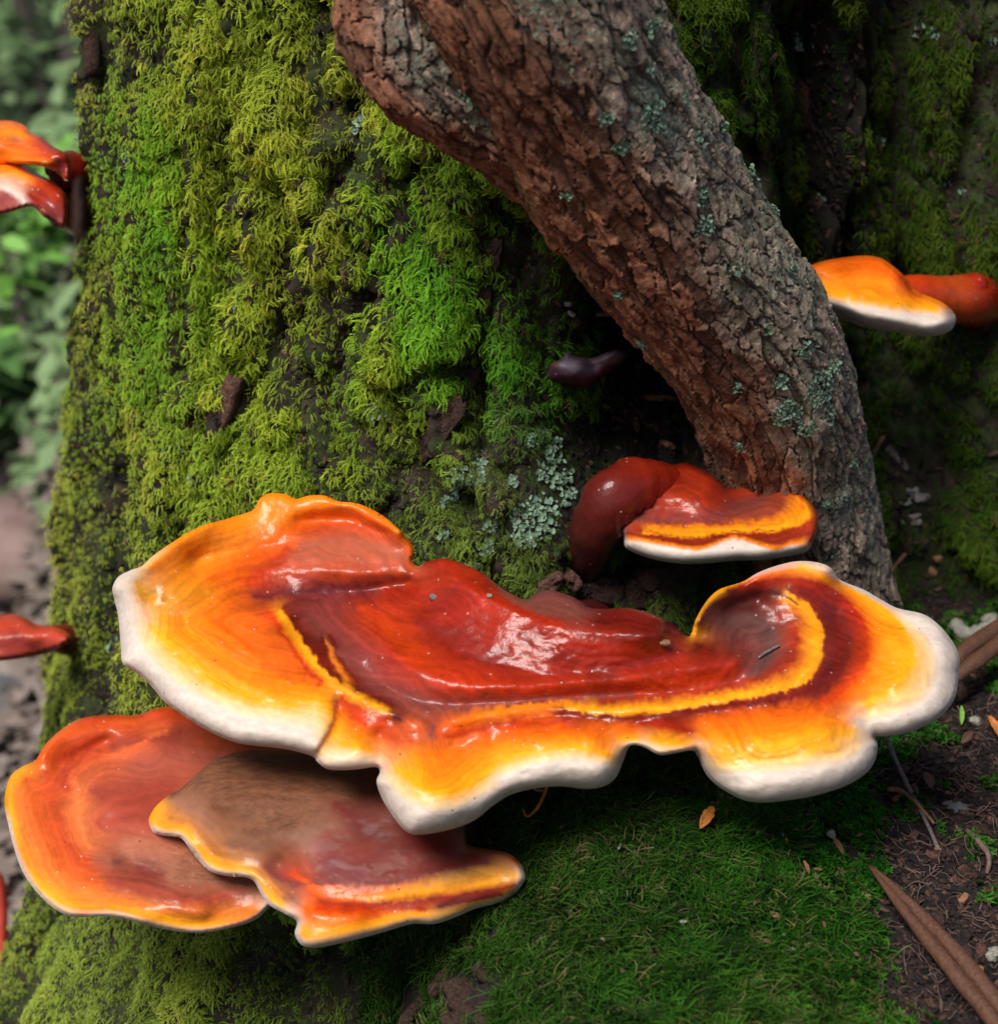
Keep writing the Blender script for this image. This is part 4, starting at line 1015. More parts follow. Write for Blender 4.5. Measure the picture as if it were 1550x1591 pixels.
flank("dark red bracket fungus low on the left flank, mostly cut off", Plane(-20, 1460, yl + .02, 25, 0),
      [([(-110, 1400), (-60, 1370), (-10, 1352), (8, 1370), (12, 1420)], 4, 10, (.30, .03, .02, .6)), ([(10, 1500), (12, 1545), (-10, 1575), (-70, 1580), (-110, 1500)], 4, 10, (.42, .06, .03, .6))],
      [([(-60, 1420), (-20, 1440), (-20, 1520)], (.36, .04, .02, .6))], [([(-90, 1560), (0, 1560)], -3), ([(-60, 1380), (5, 1380)], 6), ([(-40, 1470)], 6)], ([(-10, 1460, yl + .02), (25, 1470, yl + .03), (60, 1480, yl + .05)], [.006, .008, .009], DR))

# ---- old dark bracket inside the hollow
old = tag(empty("bracket_fungus"), "small shrivelled blackish purple bracket fungus in the hollow under the stem", "fungus")
BK = (.06, .030, .046, .5); BG = (.16, .135, .17, .5)
yo = min(seen_on_trunk(a_, b_)[0][1] for a_, b_ in ((860, 580), (905, 585), (950, 565), (880, 595))) - .004
pl_old = Plane(905, 578, yo, 10, 0)
bracket(old, pl_old, [([(844, 585), (855, 567), (873, 556), (881, 545), (894, 553), (919, 556), (944, 547), (960, 544), (973, 549)], 3, 6, BK), ([(970, 558), (951, 574), (938, 584)], 4, 10, (.06, .018, .03, .35)), ([(926, 592), (914, 602), (883, 600), (855, 597)], 7, 18, (.05, .016, .024, .3))],
        [([(870, 566), (890, 568), (910, 575)], BG), ([(850, 583), (880, 584), (915, 590)], (.05, .014, .028, .4)), ([(856, 566), (862, 562)], (.3, .04, .015, .5)), ([(925, 568), (955, 558)], BG), ([(920, 580), (950, 568)], (.06, .018, .034, .4))],
        [([(850, 594), (914, 600), (960, 562)], -3), ([(860, 566), (900, 554), (960, 546)], 8), ([(880, 550)], 12), ([(870, 575), (905, 578)], 6), ([(918, 572), (926, 588)], -1), ([(935, 562), (955, 556)], 6)], step=2.4, under_bulge=3, ripple=.8)
fstalk(old, [(905, 582, yo + .01), (910, 586, yo + .04), (915, 590, yo + .09)], [.005, .007, .009], (.03, .012, .016, .1))
# ------------------------------------------------------------------ moss
def sprig_feather(seed, pairs=7, leaf=.30, wid=.085, arch=.32, bend=-.25):
    r = np.random.default_rng(seed); V, F, Cc = [], [], []
    sway = r.uniform(-.25, .25)
    def c(t): return np.array([t, sway * t * t, arch * math.sin(math.pi * min(t * .85, 1)) + bend * t * t])
    def add(p, q, w, up, c0, c1):
        d = q - p; s = np.cross(d, up); s /= np.linalg.norm(s) + 1e-9
        k = len(V); m = p + d * .45
        V.extend([p, m + s * w, q, m - s * w]); F.append((k, k + 1, k + 2, k + 3)); Cc.extend([c0, (c0 + c1) / 2, c1, (c0 + c1) / 2])
    for k in range(4):
        t0, t1 = k / 4, (k + 1) / 4
        add(c(t0), c(t1) + (c(t1) - c(t0)) * .15, .045, np.array([0, 0, 1.]), .28 + .7 * t0, .28 + .7 * t1)
    for k in range(pairs):
        t = .12 + .86 * k / pairs
        for s in (-1, 1):
            a = r.uniform(.5, 1.0) * s; l = leaf * (1.1 - .6 * t) * r.uniform(.8, 1.2)
            d = np.array([math.cos(a), math.sin(a), r.uniform(-.15, .45)])
            add(c(t), c(t) + d * l, wid * l / leaf, np.array([r.uniform(-.4, .4), r.uniform(-.4, .4), 1.]), .36 + .5 * t, .75 + .8 * t)
    return np.array(V), F, np.array(Cc)
def sprig_tuft(seed, n=3):
    """a few thin drooping shoots with small leaves pressed along them"""
    r = np.random.default_rng(seed); VV, FF, CC = [], [], []
    for k in range(n):
        V, F, Cc = sprig_feather(seed * 31 + k, pairs=10, leaf=.13, wid=.034, arch=r.uniform(.15, .4), bend=r.uniform(-.6, -.1))
        a = r.uniform(-.5, .5); s = r.uniform(.65, 1.15); M = np.array([[math.cos(a), -math.sin(a), 0], [math.sin(a), math.cos(a), 0], [0, 0, 1]])
        V = (V * s) @ M.T + np.array([r.uniform(-.2, .2), r.uniform(-.25, .25), r.uniform(0, .15)])
        FF += [tuple(x + len(VV) for x in f) for f in F]; VV += list(V); CC += list(Cc * r.uniform(.85, 1.15))
    return np.array(VV), FF, np.array(CC)
def sprig_strands(seed, n=5, wid=.030):
    r = np.random.default_rng(seed); V, F, Cc = [], [], []
    for _ in range(n):
        a = r.uniform(-1.1, 1.1); l = r.uniform(.6, 1.1); cur = r.uniform(-2.4, 2.4); z1 = r.uniform(.1, .55)
        p = np.array([r.uniform(-.15, .15), r.uniform(-.2, .2), 0.]); k0 = len(V); m = 6
        for k in range(m + 1):
            t = k / m; w = wid * (1 - .75 * t); side = np.array([-math.sin(a), math.cos(a), 0.2])
            V.extend([p + side * w, p - side * w]); Cc.extend([.4 + .8 * t] * 2)
            p = p + np.array([math.cos(a), math.sin(a), z1 * math.cos(t * 2.6)]) * l / m; a += cur / m
        for k in range(m): F.append((k0 + 2 * k, k0 + 2 * k + 1, k0 + 2 * k + 3, k0 + 2 * k + 2))
    return np.array(V), F, np.array(Cc)
def sprig_leafy(seed, n=9):
    r = np.random.default_rng(seed); V, F, Cc = [], [], []
    for k in range(n):
        a = k * 2.4 + r.uniform(-.3, .3); l = r.uniform(.45, .75); el = r.uniform(.15, .8)
        d = np.array([math.cos(a) * math.cos(el), math.sin(a) * math.cos(el), math.sin(el)]); s = np.array([-math.sin(a), math.cos(a), 0.]); o = np.array([.3 * r.random(), 0, .1 * k / n])
        k0 = len(V); up = np.cross(d, s)
        V.extend([o, o + d * l * .4 + s * .15 * l * 1.3 + up * .04, o + d * l * .75 + s * .1 * l, o + d * l - up * .08, o + d * l * .75 - s * .1 * l, o + d * l * .4 - s * .15 * l * 1.3 + up * .04])
        F.append(tuple(range(k0, k0 + 6))); Cc.extend([.4, .8, 1.0, 1.25, 1.0, .8])
    return np.array(V), F, np.array(Cc)
def proto(name, data):
    V, F, Cc = data
    me = bpy.data.meshes.new(name); me.from_pydata([tuple(p) for p in V], [], F)
    a = me.color_attributes.new("Col", 'FLOAT_COLOR', 'POINT')
    a.data.foreach_set("color", np.stack([Cc, Cc, Cc, np.ones_like(Cc)], 1).astype(np.float32).ravel())
    me.materials.append(MAT["moss"])
    return bpy.data.objects.new(name, me)         # prototype only: never linked to the scene itself
def mat_to_quat(M):
    m00, m01, m02 = M[:, 0, 0], M[:, 0, 1], M[:, 0, 2]; m10, m11, m12 = M[:, 1, 0], M[:, 1, 1], M[:, 1, 2]; m20, m21, m22 = M[:, 2, 0], M[:, 2, 1], M[:, 2, 2]
    w = np.sqrt(np.maximum(0, 1 + m00 + m11 + m22)) / 2; x = np.sqrt(np.maximum(0, 1 + m00 - m11 - m22)) / 2
    y = np.sqrt(np.maximum(0, 1 - m00 + m11 - m22)) / 2; z = np.sqrt(np.maximum(0, 1 - m00 - m11 + m22)) / 2
    x = np.copysign(x, m21 - m12); y = np.copysign(y, m02 - m20); z = np.copysign(z, m10 - m01)
    q = np.stack([w, x, y, z], 1)
    return q / (np.linalg.norm(q, axis=1)[:, None] + 1e-9)
def frames(N, G, spread, lift, r):
    """growth direction: G (e.g. down) laid onto the surface, lifted off it and scattered"""
    n = len(N)
    g = G - N * (G * N).sum(1)[:, None]; g /= np.linalg.norm(g, axis=1)[:, None] + 1e-9
    s = np.cross(N, g)
    a = r.normal(0, spread, n)[:, None]
    t = g * np.cos(a) + s * np.sin(a)
    X = t + N * (lift + r.normal(0, .22, n))[:, None]; X /= np.linalg.norm(X, axis=1)[:, None]
    Z = N - X * (N * X).sum(1)[:, None] + r.normal(0, .25, (n, 3)); Z -= X * (Z * X).sum(1)[:, None]; Z /= np.linalg.norm(Z, axis=1)[:, None] + 1e-9
    Yv = np.cross(Z, X)
    return mat_to_quat(np.stack([X, Yv, Z], 2))
def instancer(name, pts, quat, size, cols, prototypes, parent, pick):
    me = bpy.data.meshes.new(name)
    me.vertices.add(len(pts)); me.vertices.foreach_set("co", np.asarray(pts, np.float32).ravel())
    a = me.attributes.new("rot", 'QUATERNION', 'POINT'); a.data.foreach_set("value", quat.astype(np.float32).ravel())
    a = me.attributes.new("size", 'FLOAT', 'POINT'); a.data.foreach_set("value", size.astype(np.float32))
    a = me.attributes.new("pick", 'INT', 'POINT'); a.data.foreach_set("value", pick.astype(np.int32))
    a = me.attributes.new("mcol", 'FLOAT_COLOR', 'POINT'); a.data.foreach_set("color", np.concatenate([cols, np.ones((len(cols), 1))], 1).astype(np.float32).ravel())
    me.materials.append(MAT["moss"])
    o = link(bpy.data.objects.new(name, me), parent)
    ng = bpy.data.node_groups.new(name + "_nodes", 'GeometryNodeTree')
    ng.interface.new_socket("Geometry", in_out='INPUT', socket_type='NodeSocketGeometry')
    ng.interface.new_socket("Geometry", in_out='OUTPUT', socket_type='NodeSocketGeometry')
    gi, go = ng.nodes.new("NodeGroupInput"), ng.nodes.new("NodeGroupOutput")
    g2i = ng.nodes.new("GeometryNodeGeometryToInstance")
    for p in reversed(prototypes):
        oi = ng.nodes.new("GeometryNodeObjectInfo"); oi.inputs[0].default_value = p; oi.transform_space = 'ORIGINAL'
        ng.links.new(oi.outputs["Geometry"], g2i.inputs[0])
    iop = ng.nodes.new("GeometryNodeInstanceOnPoints")
    iop.inputs["Pick Instance"].default_value = True
    def named(n_, t):
        k = ng.nodes.new("GeometryNodeInputNamedAttribute"); k.data_type = t; k.inputs[0].default_value = n_; return k.outputs[0]
    ng.links.new(gi.outputs[0], iop.inputs["Points"]); ng.links.new(g2i.outputs[0], iop.inputs["Instance"])
    ng.links.new(named("pick", 'INT'), iop.inputs["Instance Index"]); ng.links.new(named("rot", 'QUATERNION'), iop.inputs["Rotation"]); ng.links.new(named("size", 'FLOAT'), iop.inputs["Scale"])
    ng.links.new(iop.outputs[0], go.inputs[0])
    md = o.modifiers.new("moss", 'NODES'); md.node_group = ng
    o["kind"] = "stuff"
    return o
def sample_grid(P, N, weight, n, r, extra=()):
    a = np.linalg.norm(np.cross(P[1:, :-1] - P[:-1, :-1], P[:-1, 1:] - P[:-1, :-1]), axis=-1) * weight[:-1, :-1]
    c = np.cumsum(a.ravel()); k = np.searchsorted(c, r.random(n) * c[-1]); i, j = np.unravel_index(np.minimum(k, a.size - 1), a.shape)
    f, g = r.random(n)[:, None], r.random(n)[:, None]
    lerp = lambda X: X[i, j] * (1 - f) * (1 - g) + X[i + 1, j] * f * (1 - g) + X[i, j + 1] * (1 - f) * g + X[i + 1, j + 1] * f * g
    nn = lerp(N); nn /= np.linalg.norm(nn, axis=1)[:, None] + 1e-9
    return lerp(P), nn, [lerp(e[..., None])[:, 0] for e in extra]
def idw(u, v, ctrl, p=3.0):
    c = np.array([(a, b) for a, b, *_ in ctrl], float); q = np.array([x[2] for x in ctrl], float)
    w = 1 / (((u[:, None] - c[:, 0]) ** 2 + (v[:, None] - c[:, 1]) ** 2) / 1e4 + .05) ** p
    return (w @ q) / w.sum(1)[:, None]
BARE = [  # places where bark, soil or the hollow shows through: (u, v, ru, rv, angle deg)
    (345, 635, 24, 62, 40), (680, 650, 34, 62, 35), (730, 590, 12, 50, 25), (815, 342, 22, 20, 0), (770, 400, 12, 40, 15), (752, 480, 10, 40, 10), (720, 1560, 60, 70, 0), (690, 700, 40, 16, -10),
    (965, 490, 65, 90, 0), (1000, 600, 115, 105, 0), (1060, 700, 120, 70, 0), (970, 690, 100, 60, 0), (930, 900, 80, 50, 0), (1040, 880, 60, 60, 0), (1135, 55, 16, 60, -15), (1255, 165, 18, 50, -15), (1255, 60, 45, 110, -8), (1290, 300, 50, 190, -8), (1330, 130, 30, 120, 5),
    (1390, 730, 30, 60, 0), (1405, 795, 34, 48, 0), (800, 395, 30, 30, 0), (500, 1440, 120, 14, 0), (135, 60, 16, 90, 8), (118, 330, 12, 120, 5), (300, 640, 14, 40, 40), (860, 480, 40, 20, 0), (640, 1560, 30, 60, 20),
]
def bare_mask(u, v, grow_=0.0):
    m = np.zeros(u.shape)
    for a, b, ru, rv, ang in BARE:
        t = R(ang); du, dv = u - a, v - b
        x = du * math.cos(t) + dv * math.sin(t); y = -du * math.sin(t) + dv * math.cos(t)
        m = np.maximum(m, 1 - np.sqrt((x / (ru + grow_)) ** 2 + (y / (rv + grow_)) ** 2))
    return m
mr = np.random.default_rng(21)
PU_, PV_ = project(TP)
facing = (TN * (CAM - TP)).sum(-1)
wgt = ((PU_ > -60) & (PU_ < 1610) & (PV_ > -70) & (PV_ < 1670) & (facing > -0.25)).astype(float)
bm = bare_mask(PU_, PV_, -4.0) + .30 * fbm(PH * 60, ZZ * 150, 1.5, 3)
wgt *= sstep(.30, -.05, bm)
hollow = sstep(.05, .45, csh)
wgt *= .30 + .70 * hollow
wgt *= .20 + .80 * sstep(.15, .65, rdg)
leftbark = sstep(190, 110, PU_) * sstep(1100, 300, PV_)
wgt *= 1 - .30 * leftbark
wgt *= .45 + .55 * sstep(-.35, .1, fbm(PH * 14 + 3, ZZ * 34, 6.5, 3))
N_TR = 165000
mp, mn, (md_, mh) = sample_grid(TP, TN, wgt, N_TR, mr, (dsp, csh))
mu, mv = project(mp)
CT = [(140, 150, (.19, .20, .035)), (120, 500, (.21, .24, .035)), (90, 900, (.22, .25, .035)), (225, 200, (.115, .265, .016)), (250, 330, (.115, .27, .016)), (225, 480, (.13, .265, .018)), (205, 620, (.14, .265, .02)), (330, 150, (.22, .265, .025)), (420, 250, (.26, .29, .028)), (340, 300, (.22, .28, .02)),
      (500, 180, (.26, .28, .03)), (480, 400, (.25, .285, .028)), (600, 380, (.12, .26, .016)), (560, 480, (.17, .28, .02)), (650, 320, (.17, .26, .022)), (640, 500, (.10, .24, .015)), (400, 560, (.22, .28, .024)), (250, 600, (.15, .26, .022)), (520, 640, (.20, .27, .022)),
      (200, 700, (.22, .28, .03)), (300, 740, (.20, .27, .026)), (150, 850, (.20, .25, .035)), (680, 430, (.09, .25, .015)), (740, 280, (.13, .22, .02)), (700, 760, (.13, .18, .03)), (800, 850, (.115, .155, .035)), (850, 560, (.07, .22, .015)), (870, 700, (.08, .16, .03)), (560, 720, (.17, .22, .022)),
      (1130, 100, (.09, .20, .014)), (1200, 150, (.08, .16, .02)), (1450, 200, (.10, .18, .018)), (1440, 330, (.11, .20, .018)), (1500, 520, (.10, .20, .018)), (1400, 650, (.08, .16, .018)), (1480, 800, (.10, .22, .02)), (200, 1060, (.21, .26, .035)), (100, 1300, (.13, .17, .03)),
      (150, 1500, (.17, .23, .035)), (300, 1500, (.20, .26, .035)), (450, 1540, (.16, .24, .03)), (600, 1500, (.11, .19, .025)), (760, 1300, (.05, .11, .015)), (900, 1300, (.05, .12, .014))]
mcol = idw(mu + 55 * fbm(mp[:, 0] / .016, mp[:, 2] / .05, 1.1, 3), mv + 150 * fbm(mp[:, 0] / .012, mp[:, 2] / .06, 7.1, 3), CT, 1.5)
nv = fbm(mp[:, 0] / .012, mp[:, 2] / .014, mp[:, 1] / .012, 3)
nb = mr.normal(0, 1, N_TR)
shift = np.clip(.45 * nv + .22 * nb + 1.05 * (mh - .45), -1, 1)[:, None]
mcol = mcol * np.interp(mu, [0, 750, 1050, 1550], [2.15, 1.8, .68, .64])[:, None] * (1 + .55 * shift) + np.where(shift > 0, shift * np.array([.05, .018, .004]), -shift * np.array([-.02, .012, -.002]))  # left brightened, right darkened: the trunk's shaded side put into the moss colour
dead = (mr.random(N_TR) < .035 + .10 * (nv < -.35))[:, None]
mcol = np.where(dead, np.array([.15, .105, .045]) * (1 + .3 * nb[:, None]), mcol)
mcol = np.clip(mcol, .008, .6)
size = (.0034 + .0038 * mr.random(N_TR)) * (1 + .35 * np.clip(nv, -1, 1)) * (.42 + .58 * sstep(0, .4, mh)) * np.interp(mu, [180, 340], [.50, 1.0]) * np.where(mu > 1050, .85, 1.0) * np.where((mv > 680) & (mu > 560) & (mu < 900), .66, 1.0)
mp2 = mp + mn * (.0003 + .0022 * np.clip(mh, 0, 1) * mr.random(N_TR))[:, None]
G = np.tile(np.array([0, -.12, -1.0]), (N_TR, 1)); G[:, 0] += np.where((mu > 230) & (mu < 1000), -.25, 0) + .35 * fbm(mp[:, 0] / .02, mp[:, 2] / .02, 8.1, 2)
mnb = mn * np.interp(mu, [200, 340], [.6, 1.0])[:, None] + np.array([0, -.4, .1]) * np.interp(mu, [200, 340], [1.0, 0.0])[:, None]; mnb /= np.linalg.norm(mnb, axis=1)[:, None]
quat = frames(mnb, G, .55, .42, mr)
FE = [proto("moss_shoot_shape", sprig_tuft(s, 3)) for s in range(1, 8)]
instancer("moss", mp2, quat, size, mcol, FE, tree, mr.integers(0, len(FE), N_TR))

# ---- the finer dark moss of the mound and the patches on the soil
gu, gv = project(GP)
edge_u = np.interp(gv, [850, 1000, 1150, 1200, 1300, 1400, 1600], [1345, 1360, 1420, 1372, 1352, 1350, 1392])
gm = sstep(26, -26, gu - edge_u + 48 * fbm(GX / .015, GY / .015, 4.1, 3))
gfar = sstep(.10, .40, fbm(GX / .024 + 4, GY / .024, 9.3, 3) + .30 * sstep(1080, 880, gv) - .25 * sstep(1150, 1300, gv) + .25 * sstep(1500, 1560, gu) * sstep(1150, 1000, gv))
gm = np.maximum(gm, gfar)
gm *= .30 + .70 * sstep(-.35, .05, fbm(GX / .014, GY / .014, 24.1, 3))
gm *= ((gu > 560) & (gu < 1610) & (gv > 560) & (gv < 1670))
gm *= sstep(.3, -.05, bare_mask(gu, gv) + .3 * fbm(GX / .01, GY / .01, 1.7, 2))
N_G = 70000
ar = np.gradient(gx)[:, None] * np.gradient(gy)[None]
fp, fn_, _ = sample_grid(GP, GN, gm, N_G, mr)
fu, fv = project(fp)
CG = [(900, 1250, (.055, .125, .014)), (1000, 1350, (.038, .105, .010)), (850, 1450, (.06, .13, .016)), (1100, 1500, (.04, .125, .010)), (1250, 1450, (.038, .14, .010)), (1300, 1250, (.045, .19, .014)), (1000, 1560, (.05, .14, .014)), (1200, 1560, (.075, .165, .018)), (1350, 1180, (.05, .20, .018)),
      (1400, 1100, (.06, .17, .02)), (1450, 900, (.07, .20, .018)), (1520, 1050, (.07, .24, .02)), (1400, 850, (.06, .16, .018)), (1250, 1000, (.05, .12, .018))]
fcol = idw(fu, fv, CG)
fnv = fbm(fp[:, 0] / .012, fp[:, 1] / .012, 3.3, 3); fnb = mr.normal(0, 1, N_G)
fcol = np.array([.50, .66, .66]) * fcol * (1 + .85 * fnv + .34 * fnb)[:, None] + np.clip(fnb, 0, 3)[:, None] * np.array([.012, .008, .002])
brown = (mr.random(N_G) < .10 + .1 * (fnv > .3))[:, None]
fcol = np.clip(np.where(brown, np.array([.13, .12, .05]) * (1 + .35 * fnb[:, None]), fcol), .006, .5)
leafy = (idw(fu, fv, [(a, b, (q,)) for a, b, q in ((900, 1300, 0.), (1050, 1400, 0.), (1200, 1250, .5), (1300, 1250, 1.), (1320, 1350, .8), (1250, 1450, .35), (1100, 1560, .2), (1400, 1100, .8), (1480, 900, .7), (1300, 1520, .6), (850, 1500, 0.))])[:, 0] + .35 * fnv) > .55
ST = [proto("moss_strand_shape", sprig_strands(s)) for s in range(5)]
LF = [proto("moss_leafy_shape", sprig_leafy(s)) for s in range(3)]
pick = np.where(leafy, 5 + mr.integers(0, 3, N_G), mr.integers(0, 5, N_G))
fsz = np.where(leafy, .0028 + .0026 * mr.random(N_G), .0068 + .0062 * mr.random(N_G))
Gd = np.stack([.7 * fbm(fp[:, 0] / .03, fp[:, 1] / .03, 5.5, 2) + .25, -1 + .6 * fbm(fp[:, 0] / .03, fp[:, 1] / .03, 15.5, 2), np.zeros(N_G)], 1)
fq = frames(fn_, Gd, 1.1, .20, mr)
fp2 = fp + fn_ * (.0003 + .0016 * mr.random(N_G))[:, None]
gmoss = instancer("ground_moss", fp2, fq, fsz, fcol, ST + LF, None, pick)
tag(gmoss, "dense dark green carpet of moss on the mound below the fungi", "moss", kind="stuff")
# ------------------------------------------------------------------ bark pieces and lichen on the trunk and the stem
def basis(n, along):
    n = n / np.linalg.norm(n); a = along - n * (along @ n); a /= np.linalg.norm(a) + 1e-9
    return a, np.cross(n, a), n
def slab(name, p, n, along, length, width, thick, mat, parent=None, seed=0, sink=.3, taper=.0, curl=0.0, nseg=14):
    """irregular flake: ragged outline, bumpy top, real thickness"""
    r = np.random.default_rng(seed); a, b, n = basis(n, along)
    th = np.linspace(0, 2 * np.pi, nseg, endpoint=False); rad = 1 + .11 * r.normal(0, 1, nseg).clip(-1.6, 1.6)
    se = lambda c: np.sign(c) * np.abs(c) ** .7
    V, F = [], []
    for ring, (k, hz) in enumerate(((1.0, -sink), (1.0, .75), (.86, 1.0), (.45, 1.0))):
        for q in range(nseg):
            x = se(math.cos(th[q])) * length / 2 * rad[q] * k; y = se(math.sin(th[q])) * width / 2 * rad[(q * 3) % nseg] * k * (1 - taper * (x / length + .5))
            z = thick * hz * (1 + .16 * r.normal() if ring > 0 else 1) + curl * (y / width) ** 2 * width
            V.append(p + a * x + b * y + n * z)
    V.append(p + n * thick * 1.1)
    for ring in range(3):
        for q in range(nseg):
            F.append((ring * nseg + q, ring * nseg + (q + 1) % nseg, (ring + 1) * nseg + (q + 1) % nseg, (ring + 1) * nseg + q))
    for q in range(nseg): F.append((3 * nseg + q, 3 * nseg + (q + 1) % nseg, 4 * nseg))
    F.append(tuple(range(nseg))[::-1])
    return mesh_obj(name, np.array(V), F, mat, parent)
PX = 1 / 3500.0
down = np.array([0, 0, -1.0])
def pix_dir(u, v, ang, p):
    """world direction that runs at the given picture angle (degrees below horizontal, to the right) near p"""
    d = math.cos(R(ang)) * RGT - math.sin(R(ang)) * UPV
    return d
for k, (u, v, ln, wd, ang, mt) in enumerate([(345, 635, 105, 34, 125, "chip_red"), (690, 655, 90, 42, 120, "chip"), (725, 600, 70, 22, 115, "chip"), (815, 342, 42, 30, 140, "chip_red"), (1130, 40, 130, 26, 66, "chip_red"), (1143, 80, 50, 18, 75, "chip"),
                                             (1255, 150, 55, 26, 65, "chip_red"), (1258, 180, 40, 22, 80, "chip"), (765, 400, 60, 22, 100, "chip"), (752, 470, 56, 18, 100, "chip"), (690, 708, 60, 18, 10, "chip"), (655, 700, 40, 26, 100, "chip"),
                                             (136, 60, 110, 18, 95, "chip"), (220, 60, 80, 14, 95, "chip"), (725, 1550, 80, 50, 60, "chip"), (655, 1560, 110, 20, 118, "chip"), (770, 1580, 60, 46, 20, "chip"), (690, 1520, 70, 22, 115, "chip"), (760, 1510, 50, 30, 40, "chip"), (720, 1588, 70, 30, 10, "chip"), (685, 1580, 60, 16, 100, "chip"), (740, 1480, 30, 16, 30, "chip_red"), (120, 330, 100, 14, 93, "chip"), (1345, 620, 50, 18, 80, "chip"), (840, 400, 30, 18, 70, "chip")]):
    p, n = seen_any(u, v)
    d = np.linalg.norm(p - CAM)
    slab("bark_piece", p, n, pix_dir(u, v, ang, p), ln * d / FPX, wd * d / FPX, .0016, MAT[mt], tree, seed=100 + k, sink=3.0, nseg=22)
def lichen(name, p, n, rad, mat, parent, seed, lobes=60, lobe=.0012, wrap=None):
    r = np.random.default_rng(seed); a, b, n = basis(n, np.array([.3, .2, 1.0])); V, F = [], []
    for _ in range(lobes):
        rr = rad * math.sqrt(r.random()) * (.7 + .5 * r.random()); t = r.uniform(0, 6.28)
        c = p + a * rr * math.cos(t) + b * rr * math.sin(t)
        if wrap is not None: c, nn = wrap(c)
        else: nn = n
        s = lobe * r.uniform(.6, 1.5); tl = r.normal(0, .5, 3)
        nn = nn + tl * .7; nn /= np.linalg.norm(nn); x, y, z = basis(nn, r.normal(0, 1, 3))
        k = len(V); m = 7; c = c + n * r.uniform(.0006, .0022)
        V.append(c - z * s * .35)
        for q in range(m):
            w = s * (1 + .35 * r.normal()); e = 6.2832 * q / m
            V.append(c + x * w * math.cos(e) + y * w * math.sin(e) + z * s * .25 * r.random())
        for q in range(m): F.append((k, k + 1 + q, k + 1 + (q + 1) % m))
    return mesh_obj(name, np.array(V), F, mat, parent)
def trunk_wrap(c):
    ph, r_ = cyl(c); z = c[2]
    return trunk_surface_at(ph, z)[0], np.array([math.sin(ph), -math.cos(ph), .1])
for k, (u, v, rp, nl) in enumerate([(740, 725, 24, 90), (828, 808, 34, 150), (700, 770, 10, 24), (838, 675, 14, 36), (862, 690, 10, 24), (850, 725, 16, 40), (588, 638, 20, 34), (795, 745, 10, 20), (870, 745, 14, 30), (770, 810, 12, 28), (690, 830, 8, 16), (760, 850, 12, 26), (880, 770, 12, 26), (735, 880, 9, 18),
                                    (245, 640, 14, 22), (290, 690, 12, 18), (300, 745, 10, 16), (560, 190, 12, 18), (590, 205, 10, 16), (480, 365, 8, 10), (370, 465, 9, 12), (205, 240, 8, 10), (130, 380, 8, 10), (1235, 60, 16, 30), (1215, 140, 12, 22), (1440, 50, 10, 16), (1540, 60, 12, 16), (1360, 215, 9, 14), (1470, 285, 8, 10), (1260, 290, 9, 12), (180, 1000, 10, 14), (130, 780, 9, 12)]):
    p, n = seen_on_trunk(u, v); s = np.linalg.norm(p - CAM) / FPX
    lichen("lichen_patch", p, n, rp * s, MAT["lichen"], tree, 300 + k, int(nl * 1.35), .00085, trunk_wrap)
SPu, SPv = project(STEM["P"].reshape(-1, 3)); SPP = STEM["P"].reshape(-1, 3); SPD = STEM["D"].reshape(-1, 3)
SPf = (SPD * (CAM - SPP)).sum(1) > 0
def seen_on_stem(u, v):
    d = (SPu - u) ** 2 + (SPv - v) ** 2 + np.where(SPf, 0, 1e9)
    k = d.argmin(); return SPP[k], SPD[k]
_sv = SPP[::7]; _sd = SPD[::7]
def stem_wrap(c):
    k = ((_sv - c) ** 2).sum(1).argmin(); return _sv[k] + (c - _sv[k]) * .35, _sd[k]
for k, (u, v, rp, nl) in enumerate([(1268, 600, 34, 100), (1222, 640, 26, 90), (1275, 645, 24, 60), (1210, 590, 14, 30), (1290, 575, 18, 36), (1250, 545, 16, 30), (1250, 665, 16, 34), (962, 226, 14, 40), (1012, 172, 20, 60), (732, 145, 14, 40), (700, 105, 10, 24), (688, 150, 8, 16), (975, 60, 14, 30), (1010, 40, 14, 26), (1020, 195, 12, 30), (940, 180, 12, 26),
                                    (1090, 350, 16, 36), (1085, 305, 14, 30), (1120, 200, 12, 22), (1080, 210, 10, 20), (1170, 270, 14, 30), (1200, 330, 9, 16), (1140, 420, 10, 18), (1230, 415, 9, 16), (1150, 690, 10, 16), (880, 300, 9, 16), (965, 455, 10, 18), (1000, 530, 12, 20), (1290, 860, 10, 18), (1280, 780, 9, 14), (1320, 720, 10, 16), (1145, 600, 8, 10), (1005, 105, 10, 18), (1060, 160, 8, 14), (1190, 510, 9, 12)]):
    p, n = seen_on_stem(u, v); s = np.linalg.norm(p - CAM) / FPX
    lichen("lichen_patch", p, n, rp * s, MAT["lichen"], stem, 500 + k, int(nl * 2), .0007, stem_wrap)

